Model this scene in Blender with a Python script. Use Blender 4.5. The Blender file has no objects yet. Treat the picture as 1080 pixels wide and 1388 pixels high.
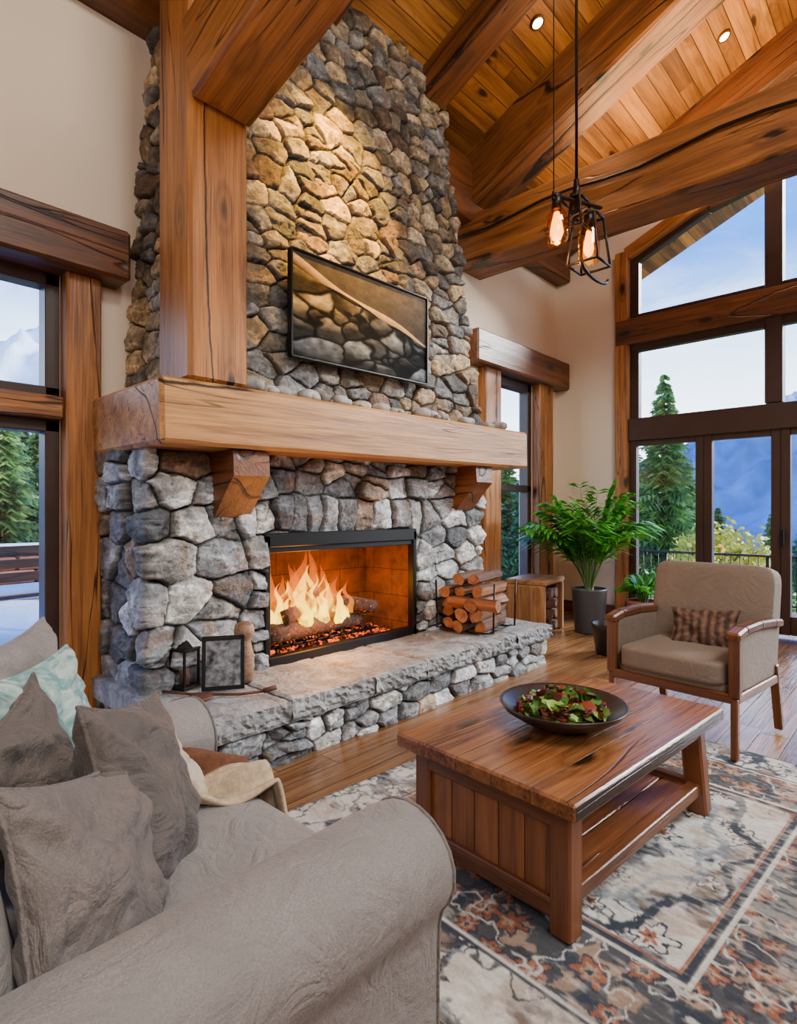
import bpy, math, random
import numpy as np
from mathutils import Vector, Matrix
random.seed(7)
R=random.random
def rr(a,b): return a+(b-a)*random.random()

# ---------------------------------------------------------------- nodes
def new_mat(name):
    m=bpy.data.materials.new(name); m.use_nodes=True
    nt=m.node_tree; nt.nodes.clear()
    out=nt.nodes.new('ShaderNodeOutputMaterial')
    return m,nt,out
def nd(nt,typ,ins=None,**at):
    n=nt.nodes.new(typ)
    for k,v in at.items(): setattr(n,k,v)
    if ins:
        for k,v in ins.items():
            if isinstance(v,bpy.types.NodeSocket): nt.links.new(v,n.inputs[k])
            else: n.inputs[k].default_value=v
    return n
def c4(c): return (c[0],c[1],c[2],1.0)
def mth(nt,op,a,b=0.0,c=0.0,clamp=False):
    n=nd(nt,'ShaderNodeMath',{0:a,1:b,2:c},operation=op); n.use_clamp=clamp
    return n.outputs[0]
def mix(nt,f,a,b,mode='MIX'):
    n=nt.nodes.new('ShaderNodeMix'); n.data_type='RGBA'; n.blend_type=mode
    for idx,v in ((0,f),(6,a),(7,b)):
        if isinstance(v,bpy.types.NodeSocket): nt.links.new(v,n.inputs[idx])
        elif idx==0: n.inputs[0].default_value=v
        else: n.inputs[idx].default_value=c4(v)
    return n.outputs[2]
def noise(nt,vec,scale,detail=4,rough=.55,dist=0.0):
    return nd(nt,'ShaderNodeTexNoise',{'Vector':vec,'Scale':scale,'Detail':detail,'Roughness':rough,'Distortion':dist}).outputs['Fac']
def mapr(nt,v,a,b,c=0.0,d=1.0):
    n=nd(nt,'ShaderNodeMapRange',{0:v,1:a,2:b,3:c,4:d}); n.clamp=True
    return n.outputs[0]
def vscale(nt,v,s):
    return nd(nt,'ShaderNodeVectorMath',{0:v,1:s},operation='MULTIPLY').outputs[0]
def attr(nt,name):
    return nd(nt,'ShaderNodeAttribute',attribute_name=name)
def bsdf(nt,out,**k):
    b=nt.nodes.new('ShaderNodeBsdfPrincipled')
    for kk,v in k.items():
        kk=kk.replace('_',' ')
        if isinstance(v,bpy.types.NodeSocket): nt.links.new(v,b.inputs[kk])
        else: b.inputs[kk].default_value=v
    nt.links.new(b.outputs[0],out.inputs[0])
    return b
def bump(nt,h,st=.3,d=.01):
    return nd(nt,'ShaderNodeBump',{'Height':h,'Strength':st,'Distance':d}).outputs[0]

def wood(name,dark,light,rough=.45,plank=None,plen=2.2,var=.5,crack=.9,knots=1.0,sc=1.0,sm=1.0,big=0.0):
    m,nt,out=new_mat(name)
    gc=attr(nt,'gc').outputs['Vector']
    seam=None; bright=None
    if plank:
        s=nd(nt,'ShaderNodeSeparateXYZ',{0:gc})
        v=mth(nt,'DIVIDE',s.outputs[1],plank)
        idv=mth(nt,'FLOOR',v); fv=mth(nt,'FRACT',v)
        w1=nd(nt,'ShaderNodeTexWhiteNoise',{'W':idv},noise_dimensions='1D').outputs['Value']
        u=mth(nt,'ADD',mth(nt,'DIVIDE',s.outputs[0],plen),mth(nt,'MULTIPLY',w1,7.3))
        idu=mth(nt,'FLOOR',u); fu=mth(nt,'FRACT',u)
        cv=nd(nt,'ShaderNodeCombineXYZ',{0:idv,1:idu,2:0.5}).outputs[0]
        bright=nd(nt,'ShaderNodeTexWhiteNoise',{'Vector':cv},noise_dimensions='3D').outputs['Value']
        e=mth(nt,'MINIMUM',fv,mth(nt,'SUBTRACT',1.0,fv))
        e2=mth(nt,'MULTIPLY',mth(nt,'MINIMUM',fu,mth(nt,'SUBTRACT',1.0,fu)),plen/plank)
        seam=mapr(nt,mth(nt,'MINIMUM',e,e2),.010*sm,.035*sm)
        gc=nd(nt,'ShaderNodeCombineXYZ',{0:mth(nt,'ADD',s.outputs[0],mth(nt,'MULTIPLY',bright,11.0)),1:mth(nt,'ADD',s.outputs[1],mth(nt,'MULTIPLY',idv,3.7)),2:s.outputs[2]}).outputs[0]
    g0=noise(nt,vscale(nt,gc,(.35*sc,2.2*sc,2.2*sc)),1.0,3,.5,.6)
    g1=noise(nt,vscale(nt,gc,(.8*sc,14*sc,14*sc)),1.0,5,.6,.7)
    g2=noise(nt,vscale(nt,gc,(3*sc,90*sc,90*sc)),1.0,3,.6,.2)
    f=mth(nt,'ADD',mth(nt,'ADD',mth(nt,'MULTIPLY',g1,.6),mth(nt,'MULTIPLY',g2,.35)),mth(nt,'MULTIPLY',g0,.35))
    f=mapr(nt,f,.50,.80)
    col=mix(nt,f,dark,light)
    kv=vscale(nt,gc,(1.7,4.2,4.2))
    kvd=nd(nt,'ShaderNodeVectorMath',{0:kv,1:nd(nt,'ShaderNodeCombineXYZ',{0:mth(nt,'MULTIPLY',g1,.35),1:mth(nt,'MULTIPLY',g1,.25),2:0.0}).outputs[0]},operation='ADD').outputs[0]
    vor=nd(nt,'ShaderNodeTexVoronoi',{'Vector':kvd,'Scale':1.0},feature='F1').outputs['Distance']
    kr=mapr(nt,mth(nt,'ABSOLUTE',mth(nt,'SUBTRACT',vor,.23)),.0,.08,.5*knots,0.0)
    col=mix(nt,kr,col,dark)
    kn=mapr(nt,vor,.09,.18,.95*knots,0.0)
    col=mix(nt,kn,col,tuple(x*.08 for x in dark))
    # fine drying checks following the grain
    cr=noise(nt,vscale(nt,gc,(.35,5.5,5.5)),1.0,2,.5,.2)
    brk=mapr(nt,noise(nt,vscale(nt,gc,(1.1,2.0,2.0)),1.0,2),.48,.56)
    crm=mth(nt,'MULTIPLY',mapr(nt,mth(nt,'ABSOLUTE',mth(nt,'SUBTRACT',cr,.54)),.0018,.0070,crack,0.0),brk)
    if big:
        wob=mth(nt,'MULTIPLY',mth(nt,'SUBTRACT',noise(nt,vscale(nt,gc,(6,6,6)),1.0,4,.65),.5),.020)
        cb=mth(nt,'ADD',noise(nt,vscale(nt,gc,(.16,2.1,2.1)),1.0,1,.4,.0),wob)
        bk2=mapr(nt,noise(nt,vscale(nt,gc,(.8,.6,.6)),1.0,2),.40,.46)
        crm=mth(nt,'MAXIMUM',crm,mth(nt,'MULTIPLY',bk2,mapr(nt,mth(nt,'ABSOLUTE',mth(nt,'SUBTRACT',cb,.50)),.0022,.0070,big,0.0)))
    col=mix(nt,crm,col,tuple(x*.05 for x in dark))
    if plank:
        col=mix(nt,1.0,col,nd(nt,'ShaderNodeCombineXYZ',{0:mapr(nt,bright,0,1,1-var,1.15),1:mapr(nt,bright,0,1,1-var*1.05,1.15),2:mapr(nt,bright,0,1,1-var*1.1,1.12)}).outputs[0],'MULTIPLY')
        col=mix(nt,seam,tuple(x*.15 for x in dark),col)
    h=mth(nt,'SUBTRACT',mth(nt,'MULTIPLY',f,.35),mth(nt,'MULTIPLY',crm,1.3))
    if seam is not None: h=mth(nt,'ADD',h,seam)
    bsdf(nt,out,Base_Color=col,Roughness=rough,Normal=bump(nt,h,.5,.010))
    return m
def plain(name,col,rough=.6,metal=0.0,nscale=0,namt=.15,bscale=0,bst=.2,emis=None,estr=0,bd=.004,**kw):
    m,nt,out=new_mat(name)
    tc=nd(nt,'ShaderNodeTexCoord').outputs['Object']
    c=nd(nt,'ShaderNodeRGB'); c.outputs[0].default_value=c4(col); cs=c.outputs[0]
    if nscale:
        n=noise(nt,tc,nscale,4)
        cs=mix(nt,mapr(nt,n,.3,.7),tuple(x*(1-namt) for x in col),tuple(min(1,x*(1+namt)) for x in col))
    k=dict(Base_Color=cs,Roughness=rough,Metallic=metal)
    if bscale: k['Normal']=bump(nt,noise(nt,tc,bscale,3),bst,bd)
    if emis: k['Emission_Color']=c4(emis); k['Emission_Strength']=estr
    k.update(kw)
    bsdf(nt,out,**k)
    return m
def colmat(name,rough=.85,nsc=14,amt=.35,bst=.5,bd=.01,bsc=40,spec=.5):
    m,nt,out=new_mat(name)
    a=attr(nt,'Col').outputs['Color']
    tc=nd(nt,'ShaderNodeTexCoord').outputs['Object']
    n=noise(nt,tc,nsc,6,.65,.5)
    g=mapr(nt,n,.3,.7,1-amt,1+amt)
    col=mix(nt,1.0,a,nd(nt,'ShaderNodeCombineXYZ',{0:g,1:g,2:g}).outputs[0],'MULTIPLY')
    n2=noise(nt,tc,bsc,5,.7)
    b=bsdf(nt,out,Base_Color=col,Roughness=rough,Normal=bump(nt,mth(nt,'ADD',n,mth(nt,'MULTIPLY',n2,.6)),bst,bd))
    b.inputs['Specular IOR Level'].default_value=spec
    return m

# ---------------------------------------------------------------- mesh helpers
SC=bpy.context.scene.collection
def empty(name,loc=(0,0,0),rot=0.0):
    o=bpy.data.objects.new(name,None); o.location=loc; o.rotation_euler=(0,0,rot); o.empty_display_size=.1
    SC.objects.link(o); return o
class MB:
    def __init__(s): s.V=[];s.F=[];s.M=[];s.S=[];s.G=[]
    def add(s,V,F,mi=0,sm=False,G=None):
        b=len(s.V); s.V+= [tuple(v) for v in V]
        s.G+= [tuple(g) for g in (G if G is not None else V)]
        for f in F: s.F.append(tuple(b+i for i in f)); s.M.append(mi); s.S.append(sm)
    def box(s,c,d,mi=0,bev=.004,rot=None,grain=None):
        h=[x/2 for x in d]; bev=min(bev,min(h)*.45)
        if grain is None: grain=max(range(3),key=lambda i:d[i])
        off=(rr(0,50),rr(0,50),rr(0,50))
        V=[];G=[];idx={}
        for sx in(-1,1):
            for sy in(-1,1):
                for sz in(-1,1):
                    sg=(sx,sy,sz)
                    for a in range(3):
                        p=[sg[i]*(h[i] if i==a else h[i]-bev) for i in range(3)]
                        idx[(sg,a)]=len(V); V.append(p)
                        o=[p[grain],p[(grain+1)%3],p[(grain+2)%3]]
                        G.append([o[i]+off[i] for i in range(3)])
        F=[]
        for a in range(3):
            b,c2=(a+1)%3,(a+2)%3
            for sa in(-1,1):
                q=[]
                for (sb,sc) in((-1,-1),(1,-1),(1,1),(-1,1)):
                    sg=[0,0,0]; sg[a]=sa;sg[b]=sb;sg[c2]=sc; q.append(idx[(tuple(sg),a)])
                F.append(q)
            for sa in(-1,1):
                for sb in(-1,1):
                    q=[]
                    for (sc,ax) in((-1,a),(1,a),(1,b),(-1,b)):
                        sg=[0,0,0]; sg[a]=sa;sg[b]=sb;sg[c2]=sc; q.append(idx[(tuple(sg),ax)])
                    F.append(q)
        for sx in(-1,1):
            for sy in(-1,1):
                for sz in(-1,1):
                    F.append([idx[((sx,sy,sz),a)] for a in range(3)])
        c=Vector(c)
        V=[(rot@Vector(v) if rot is not None else Vector(v))+c for v in V]
        s.add(V,F,mi,False,G)
    def b2(s,lo,hi,mi=0,bev=.004,grain=None):
        s.box([(lo[i]+hi[i])/2 for i in range(3)],[abs(hi[i]-lo[i]) for i in range(3)],mi,bev,None,grain)
    def beam(s,p0,p1,w,h,mi=0,bev=.012,up=(0,0,1)):
        p0=Vector(p0);p1=Vector(p1);x=(p1-p0);L=x.length;x.normalize()
        u=Vector(up); y=u.cross(x).normalized(); z=x.cross(y)
        rot=Matrix((x,y,z)).transposed()
        s.box((p0+p1)/2,(L,w,h),mi,bev,rot,0)
    def tube(s,pts,rad,n=12,mi=0,cap=True,sm=True,sq=1.0,rough=0):
        pts=[Vector(p) for p in pts]; V=[];G=[];F=[]
        if not hasattr(rad,'__len__'): rad=[rad]*len(pts)
        o=rr(0,30); L=0; prev=None
        for i,p in enumerate(pts):
            t=(pts[min(i+1,len(pts)-1)]-pts[max(i-1,0)])
            if t.length<1e-9: t=Vector((0,0,1))
            t.normalize()
            if prev is None:
                a=Vector((0,0,1)) if abs(t.z)<.9 else Vector((1,0,0))
            else: a=prev
            y=a-t*a.dot(t); y.normalize(); prev=y; z=t.cross(y)
            if i: L+=(p-pts[i-1]).length
            for j in range(n):
                th=2*math.pi*j/n; r=rad[i]*(1+rough*(R()-.5))
                V.append(p+y*math.cos(th)*r+z*math.sin(th)*r*sq)
                G.append((L+o,math.cos(th)*rad[i]+o,math.sin(th)*rad[i]))
        m=len(pts)
        for i in range(m-1):
            for j in range(n):
                F.append((i*n+j,i*n+(j+1)%n,(i+1)*n+(j+1)%n,(i+1)*n+j))
        s.add(V,F,mi,sm,G)
        if cap:
            b=len(s.V)-len(V)
            s.F.append(tuple(b+j for j in range(n))); s.M.append(mi); s.S.append(False)
            s.F.append(tuple(b+(m-1)*n+j for j in range(n))); s.M.append(mi); s.S.append(False)
    def cyl(s,p0,p1,r0,r1=None,n=20,mi=0,cap=True): s.tube([p0,p1],[r0,r0 if r1 is None else r1],n,mi,cap)
    def lathe(s,c,prof,n=32,mi=0,sm=True):
        V=[];F=[];c=Vector(c)
        for r,z in prof:
            for j in range(n):
                th=2*math.pi*j/n; V.append(c+Vector((r*math.cos(th),r*math.sin(th),z)))
        for i in range(len(prof)-1):
            for j in range(n):
                F.append((i*n+j,i*n+(j+1)%n,(i+1)*n+(j+1)%n,(i+1)*n+j))
        s.add(V,F,mi,sm)
    def rbox(s,c,d,mi=0,k=5.0,n=10,rot=None,puff=0.0,wr=0.0):
        c=Vector(c)
        idx={};V=[];F=[]
        def vid(p):
            key=tuple(round(x,5) for x in p)
            if key in idx: return idx[key]
            t=(abs(p[0])**k+abs(p[1])**k+abs(p[2])**k)**(1/k)
            q=[x/t for x in p]
            pf=1+puff*(1-q[0]**2)*(1-q[1]**2)
            v=Vector((q[0]*d[0]/2,q[1]*d[1]/2,q[2]*d[2]/2*pf))
            if wr: v+=Vector((0,0,wr*math.sin(q[0]*5+q[1]*3)*math.cos(q[1]*6-q[0]*2)))
            if rot is not None: v=rot@v
            idx[key]=len(V); V.append(v+c); return idx[key]
        for a in range(3):
            for sg in(-1,1):
                for i in range(n):
                    for j in range(n):
                        q=[]
                        for (di,dj) in((0,0),(1,0),(1,1),(0,1)):
                            p=[0,0,0];p[a]=sg;p[(a+1)%3]=-1+2*(i+di)/n;p[(a+2)%3]=-1+2*(j+dj)/n
                            q.append(vid(p))
                        F.append(q)
        s.add(V,F,mi,True)
    def prism(s,loop,off,mi=0):
        n=len(loop); off=Vector(off); V=[Vector(p) for p in loop]+[Vector(p)+off for p in loop]
        F=[tuple(range(n)),tuple(range(n,2*n))]+[(i,(i+1)%n,n+(i+1)%n,n+i) for i in range(n)]
        s.add(V,F,mi)
    def extr(s,prof,fn,ts,mi=0,ends=True):
        n=len(prof); cx=sum(p[0] for p in prof)/n; cy=sum(p[1] for p in prof)/n
        t0,t1=ts; r=.03
        st=[(t0,.86),(t0+.008,.94),(t0+r,1.0)]+[(t0+r+(t1-t0-2*r)*i/24,1.0) for i in range(1,24)]+[(t1-r,1.0),(t1-.010,.975),(t1,.93)]
        V=[]
        for t,sc in st:
            for j,(a,b) in enumerate(prof):
                wv=1+.010*math.sin(t*23+j*1.1)*math.sin(t*9+j*.5) if 0.02<t-t0 and t1-t>0.02 else 1
                V.append(fn(t,cx+(a-cx)*sc*wv,cy+(b-cy)*sc*wv))
        F=[(i*n+j,i*n+(j+1)%n,(i+1)*n+(j+1)%n,(i+1)*n+j) for i in range(len(st)-1) for j in range(n)]
        F.append(tuple(range(n))); F.append(tuple((len(st)-1)*n+j for j in range(n)))
        s.add(V,F,mi,True)
    def obj(s,name,mats,parent=None,loc=(0,0,0),rotz=0.0,recalc=True):
        me=bpy.data.meshes.new(name); me.from_pydata(s.V,[],s.F)
        a=me.attributes.new('gc','FLOAT_VECTOR','POINT'); a.data.foreach_set('vector',np.array(s.G,dtype=np.float32).ravel())
        me.polygons.foreach_set('material_index',s.M); me.polygons.foreach_set('use_smooth',s.S)
        for m in mats: me.materials.append(m)
        if recalc:
            import bmesh
            bm=bmesh.new(); bm.from_mesh(me); bmesh.ops.recalc_face_normals(bm,faces=bm.faces); bm.to_mesh(me); bm.free()
        me.update()
        o=bpy.data.objects.new(name,me); SC.objects.link(o); o.location=loc; o.rotation_euler=(0,0,rotz)
        if parent: o.parent=parent
        return o

# numpy noise
def vnoise(x,y,seed=0):
    xi=np.floor(x).astype(np.int64); yi=np.floor(y).astype(np.int64)
    xf=x-xi; yf=y-yi; u=xf*xf*(3-2*xf); v=yf*yf*(3-2*yf)
    def h(a,b):
        n=(a*374761393+b*668265263+seed*1442695041)&0xffffffff
        n=((n^(n>>13))*1274126177)&0xffffffff
        n=n^(n>>16); return (n&0xffff)/65535.0
    a=h(xi,yi);b=h(xi+1,yi);c=h(xi,yi+1);d=h(xi+1,yi+1)
    return (a*(1-u)+b*u)*(1-v)+(c*(1-u)+d*u)*v
def fbm(x,y,o=4,seed=0):
    r=0;a=.5;t=0
    for i in range(o):
        r=r+a*vnoise(x*2**i,y*2**i,seed+i*17); t+=a; a*=.5
    return r/t
def sstep(a,b,x):
    t=np.clip((x-a)/(b-a),0,1); return t*t*(3-2*t)
def grid_obj(name,P,C,mat,parent=None,mask=None,smooth=True):
    n,m=P.shape[:2]
    I=np.arange(n*m).reshape(n,m)
    F=np.stack([I[:-1,:-1],I[1:,:-1],I[1:,1:],I[:-1,1:]],-1).reshape(-1,4)
    if mask is not None: F=F[mask.reshape(-1)]
    me=bpy.data.meshes.new(name)
    me.vertices.add(n*m); me.vertices.foreach_set('co',P.astype(np.float32).ravel())
    me.loops.add(len(F)*4); me.loops.foreach_set('vertex_index',F.astype(np.int32).ravel())
    me.polygons.add(len(F)); me.polygons.foreach_set('loop_start',(np.arange(len(F))*4).astype(np.int32))
    try: me.polygons.foreach_set('loop_total',np.full(len(F),4,dtype=np.int32))
    except Exception: pass
    me.update(calc_edges=True); me.validate()
    me.polygons.foreach_set('use_smooth',[smooth]*len(me.polygons))
    if C is not None:
        a=me.color_attributes.new('Col','FLOAT_COLOR','POINT')
        CC=np.ones((n*m,4),dtype=np.float32); CC[:,:3]=C.reshape(-1,3); a.data.foreach_set('color',CC.ravel())
    me.materials.append(mat)
    o=bpy.data.objects.new(name,me); SC.objects.link(o)
    if parent: o.parent=parent
    return o

# ---------------------------------------------------------------- materials
M_timber=wood('timber_wood',(.105,.030,.006),(.50,.190,.038),.42,big=.95)
M_timberdk=wood('timber_dark_wood',(.042,.012,.004),(.205,.064,.014),.42,big=.8)
M_mantel=wood('mantel_wood',(.19,.070,.017),(.62,.305,.095),.45,big=1.0)
M_table=wood('table_wood',(.045,.014,.006),(.18,.060,.019),.36,knots=.5,crack=.5)
M_tabletop=wood('table_top_wood',(.095,.030,.011),(.37,.148,.046),.24,plank=.15,plen=5,var=.3,knots=1,crack=.8,sm=.35)
M_ceil=wood('ceiling_planks',(.15,.048,.009),(.52,.225,.044),.45,plank=.15,plen=2.6,var=.65,crack=.2,knots=1)
M_floor=wood('floor_planks',(.14,.055,.020),(.40,.205,.085),.17,plank=.15,plen=2.0,var=.45,crack=.2,knots=.5,sm=.6)
M_panel=wood('table_panel_wood',(.09,.026,.009),(.31,.105,.030),.36,knots=.9,crack=.7)
M_frame=plain('window_frame_brown',(.034,.014,.010),.4,nscale=6)
M_wall=plain('wall_paint',(.72,.58,.44),.9,nscale=1.5,namt=.03,bscale=120,bst=.08)
M_black=plain('black_metal',(.010,.010,.011),.4,.6)
M_dark=plain('dark_iron',(.02,.012,.009),.4,.8,nscale=20,namt=.4)
M_stone=colmat('chimney_stone_mat',.75,26,.55,.9,.018,80)
M_stonelow=colmat('hearth_stone_mat',.62,26,.55,.9,.018,80)
def slabmat():
    m,nt,out=new_mat('hearth_slab_stone')
    tc=nd(nt,'ShaderNodeTexCoord').outputs['Object']
    a=noise(nt,tc,4.5,9,.75,1.5); b=noise(nt,tc,38,5,.7)
    c=mix(nt,mapr(nt,a,.35,.65),(.12,.125,.135),(.48,.49,.50)); c=mix(nt,mapr(nt,b,.52,.7,0,.7),c,(.07,.07,.08))
    bsdf(nt,out,Base_Color=c,Roughness=.5,Normal=bump(nt,mth(nt,'ADD',a,b),.9,.025)); return m
M_slab=slabmat()
def fabric(name,c,sc=260,wr=.5):
    m,nt,out=new_mat(name)
    tc=nd(nt,'ShaderNodeTexCoord').outputs['Object']
    n=noise(nt,tc,sc,2); n2=noise(nt,tc,6,4,.6,.8); n3=noise(nt,tc,6,4,.5,2.2)
    ridge=mth(nt,'ABSOLUTE',mth(nt,'SUBTRACT',n3,.5))
    col=mix(nt,mapr(nt,n2,.3,.7),tuple(x*.82 for x in c),tuple(x*1.10 for x in c))
    col=mix(nt,mapr(nt,n,.35,.65),tuple(x*.75 for x in c),col)
    b=bsdf(nt,out,Base_Color=col,Roughness=.75,Normal=bump(nt,mth(nt,'ADD',mth(nt,'MULTIPLY',n,.10),mth(nt,'MULTIPLY',ridge,wr*2.2)),.6,.030))
    b.inputs['Sheen Weight'].default_value=.12; b.inputs['Sheen Roughness'].default_value=.4
    return m
M_sofa=fabric('sofa_fabric',(.235,.213,.203))
M_pil1=fabric('pillow_taupe',(.155,.130,.118),wr=.9)
M_pil2=fabric('pillow_dark_taupe',(.105,.086,.076),wr=.9)
M_cream=fabric('cream_cloth',(.58,.49,.37),wr=1)
M_throw=fabric('brown_throw_cloth',(.12,.05,.025),wr=1)
M_chair=fabric('armchair_fabric',(.185,.138,.105),wr=.3)
def tealm():
    m,nt,out=new_mat('pillow_teal'); tc=nd(nt,'ShaderNodeTexCoord').outputs['Object']
    n=noise(nt,tc,14,4,.6,1.5)
    c=mix(nt,mapr(nt,n,.42,.6),(.13,.27,.27),(.42,.50,.46))
    bsdf(nt,out,Base_Color=c,Roughness=.9,Normal=bump(nt,n,.5,.02)); return m
M_teal=tealm()
def patm():
    m,nt,out=new_mat('pillow_woven_pattern'); gc=attr(nt,'gc').outputs['Vector']
    s=nd(nt,'ShaderNodeSeparateXYZ',{0:gc})
    n=noise(nt,vscale(nt,gc,(1,.5,1)),38,5,.7,.6)
    w=mth(nt,'SINE',mth(nt,'MULTIPLY',s.outputs[0],120))
    c=mix(nt,mapr(nt,mth(nt,'ADD',mth(nt,'MULTIPLY',w,.5),mth(nt,'MULTIPLY',n,3)),1.0,2.2),(.035,.016,.011),(.17,.085,.05))
    bsdf(nt,out,Base_Color=c,Roughness=.9); return m
M_pat=patm()
def glassm(name='window_glass',tint=(.96,.985,1)):
    m,nt,out=new_mat(name)
    t=nd(nt,'ShaderNodeBsdfTransparent',{'Color':c4(tint)}); g=nd(nt,'ShaderNodeBsdfGlossy',{'Roughness':.02})
    mx=nd(nt,'ShaderNodeMixShader',{0:.03,1:t.outputs[0],2:g.outputs[0]}); nt.links.new(mx.outputs[0],out.inputs[0]); return m
M_glass=glassm()

# ---------------------------------------------------------------- room shell
RIDGE=0.0; SL=.44
def cz(y): return 5.0+SL*(3.7-abs(y))
mb=MB(); mb.add([(-2.2,-3.7,0),(7.1,-3.7,0),(7.1,3.7,0),(-2.2,3.7,0)],[(0,1,2,3)]);
mb.add([(-2.2,-3.7,-.2),(7.1,-3.7,-.2),(7.1,3.7,-.2),(-2.2,3.7,-.2)],[(3,2,1,0)])
mb.obj('floor',[M_floor],recalc=False)
mb=MB()
for sg in(1,-1):
    for (xa,xb) in((-2.2,9.6),):
        L=math.hypot(3.9,3.9*SL)
        a=[(xa,sg*3.9,cz(3.9)),(xb,sg*3.9,cz(3.9)),(xb,0,cz(0)),(xa,0,cz(0))]
        G=[(xa,0,0),(xb,0,0),(xb,L,0),(xa,L,0)]
        mb.add(a,[(0,1,2,3)],0,False,G)
        mb.add([(p[0],p[1],p[2]+.2) for p in a],[(0,1,2,3)],0,False,G)
mb.obj('ceiling',[M_ceil],recalc=False)
def rects(mb,u0,u1,z0,z1,holes,fn):
    us=sorted(set([u0,u1]+[h[0] for h in holes]+[h[1] for h in holes])); zs=sorted(set([z0,z1]+[h[2] for h in holes]+[h[3] for h in holes]))
    for i in range(len(us)-1):
        for j in range(len(zs)-1):
            cu=(us[i]+us[i+1])/2; cz_=(zs[j]+zs[j+1])/2
            if any(h[0]<cu<h[1] and h[2]<cz_<h[3] for h in holes): continue
            lo,hi=fn(us[i],us[i+1],zs[j],zs[j+1]); mb.b2(lo,hi,0,0.0001)
mb=MB(); rects(mb,-2.2,7.3,0,5.0,[(-1.3,1.11,.12,2.69),(5.6,6.47,.35,2.9)],lambda a,b,c,d:((a,3.7,c),(b,3.9,d)))
mb.obj('wall_back',[M_wall])
mb=MB(); mb.b2((-2.4,-3.9,0),(-2.2,3.9,5.0),0,.001); mb.prism([(-2.4,-3.9,5),(-2.4,3.9,5),(-2.4,0,cz(0))],(.2,0,0)); mb.obj('wall_left',[M_wall])
mb=MB(); mb.b2((-2.2,-3.9,0),(7.3,-3.7,5.0),0,.001); mb.obj('wall_front',[M_wall])
top=[(2.72,4.42),(1.85,4.80),(.9,5.0),(-.9,5.0),(-1.85,4.80),(-2.72,4.42)]
mb=MB()
mb.prism([(7.1,3.7,0),(7.1,2.72,0),(7.1,2.72,cz(2.72)),(7.1,3.7,cz(3.7))],(.2,0,0))
mb.prism([(7.1,-3.7,0),(7.1,-2.72,0),(7.1,-2.72,cz(2.72)),(7.1,-3.7,cz(3.7))],(.2,0,0))
for i in range(len(top)-1):
    (y0,z0),(y1,z1)=top[i],top[i+1]
    if y0>0>y1:
        mb.prism([(7.1,y0,z0),(7.1,0,z0),(7.1,0,cz(0)),(7.1,y0,cz(y0))],(.2,0,0)); mb.prism([(7.1,0,z0),(7.1,y1,z1),(7.1,y1,cz(y1)),(7.1,0,cz(0))],(.2,0,0))
    else: mb.prism([(7.1,y0,z0),(7.1,y1,z1),(7.1,y1,cz(y1)),(7.1,y0,cz(y0))],(.2,0,0))
mb.obj('wall_right',[M_wall])
mb=MB()
mb.b2((6.98,-2.9,3.33),(7.2,2.86,3.63),3,.01)
for i in range(len(top)-1):
    (y0,z0),(y1,z1)=top[i],top[i+1]
    mb.beam((7.1,y0+.02,z0+.02),(7.1,y1-.02,z1+.02),.2,.15,0,.01)
    mb.beam((7.14,y0,z0-.09),(7.14,y1,z1-.09),.1,.07,1,.01)
for s in(1,-1):
    mb.b2((6.99,s*2.72,0),(7.2,s*2.87,4.47),0,.01)
    mb.b2((7.1,s*2.72,2.43),(7.2,s*2.62,4.4),1,.005)
    mb.b2((7.04,s*1.14,2.44),(7.22,s*1.30,4.95),1,.008)
mb.b2((7.08,-2.7,3.25),(7.18,2.7,3.34),1,.005)
mb.b2((7.08,-2.7,3.62),(7.18,2.7,3.70),1,.005)
mb.b2((7.14,-2.7,2.44),(7.15,2.7,4.40),2,.001)
mb.obj('window_3',[M_timber,M_frame,M_glass,M_timberdk])
mb=MB()
mb.b2((7.02,-2.72,2.16),(7.2,2.72,2.43),0,.008)
ys=[2.72,1.89,1.16,.40,-.40,-1.16,-1.89,-2.72]
for i in range(7):
    a,b=ys[i],ys[i+1]
    w=.085
    mb.b2((7.06,a,.03),(7.16,a-w,2.17),0,.006); mb.b2((7.06,b+w,.03),(7.16,b,2.17),0,.006)
    mb.b2((7.07,a-w,.03),(7.15,b+w,.22),0,.006); mb.b2((7.07,a-w,2.1),(7.15,b+w,2.17),0,.004)
    mb.b2((7.105,a-w,.2),(7.115,b+w,2.12),1,.0005)
mb.b2((6.98,1.12,.95),(7.06,1.15,1.12),2,.004)
mb.obj('door_1',[M_frame,M_glass,M_black])
mb=MB()
for (a,b,c,d) in((-1.3,1.11,2.60,2.69),(-1.3,1.11,.12,.22),(-1.3,1.11,1.76,1.83),(-1.3,1.11,1.96,2.02)):
    mb.b2((a,3.72,c),(b,3.84,d),0,.005)
for x in(-1.3,-.15,1.035): mb.b2((x,3.72,.12),(x+.075,3.84,2.69),0,.005)
mb.b2((-1.3,3.64,1.83),(1.11,3.80,1.96),1,.01)
mb.b2((-1.3,3.78,.14),(1.11,3.785,2.66),2,.0005)
mb.obj('window_1',[M_frame,M_timber,M_glass])
mb=MB(); mb.b2((1.11,3.60,0),(1.30,3.72,2.68),0,.012); mb.obj('trim_1',[M_timber])
mb=MB(); mb.b2((-1.6,3.50,2.67),(1.43,3.74,2.97),0,.018); mb.obj('trim_2',[M_timberdk])
mb=MB()
for (c,d) in((2.8,2.9),(.35,.45),(1.55,1.63)): mb.b2((5.6,3.72,c),(6.47,3.84,d),0,.005)
for x in(5.6,6.38): mb.b2((x,3.72,.35),(x+.09,3.84,2.9),0,.005)
mb.b2((5.6,3.78,.4),(6.47,3.785,2.85),1,.0005); mb.obj('window_2',[M_frame,M_glass])
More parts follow.
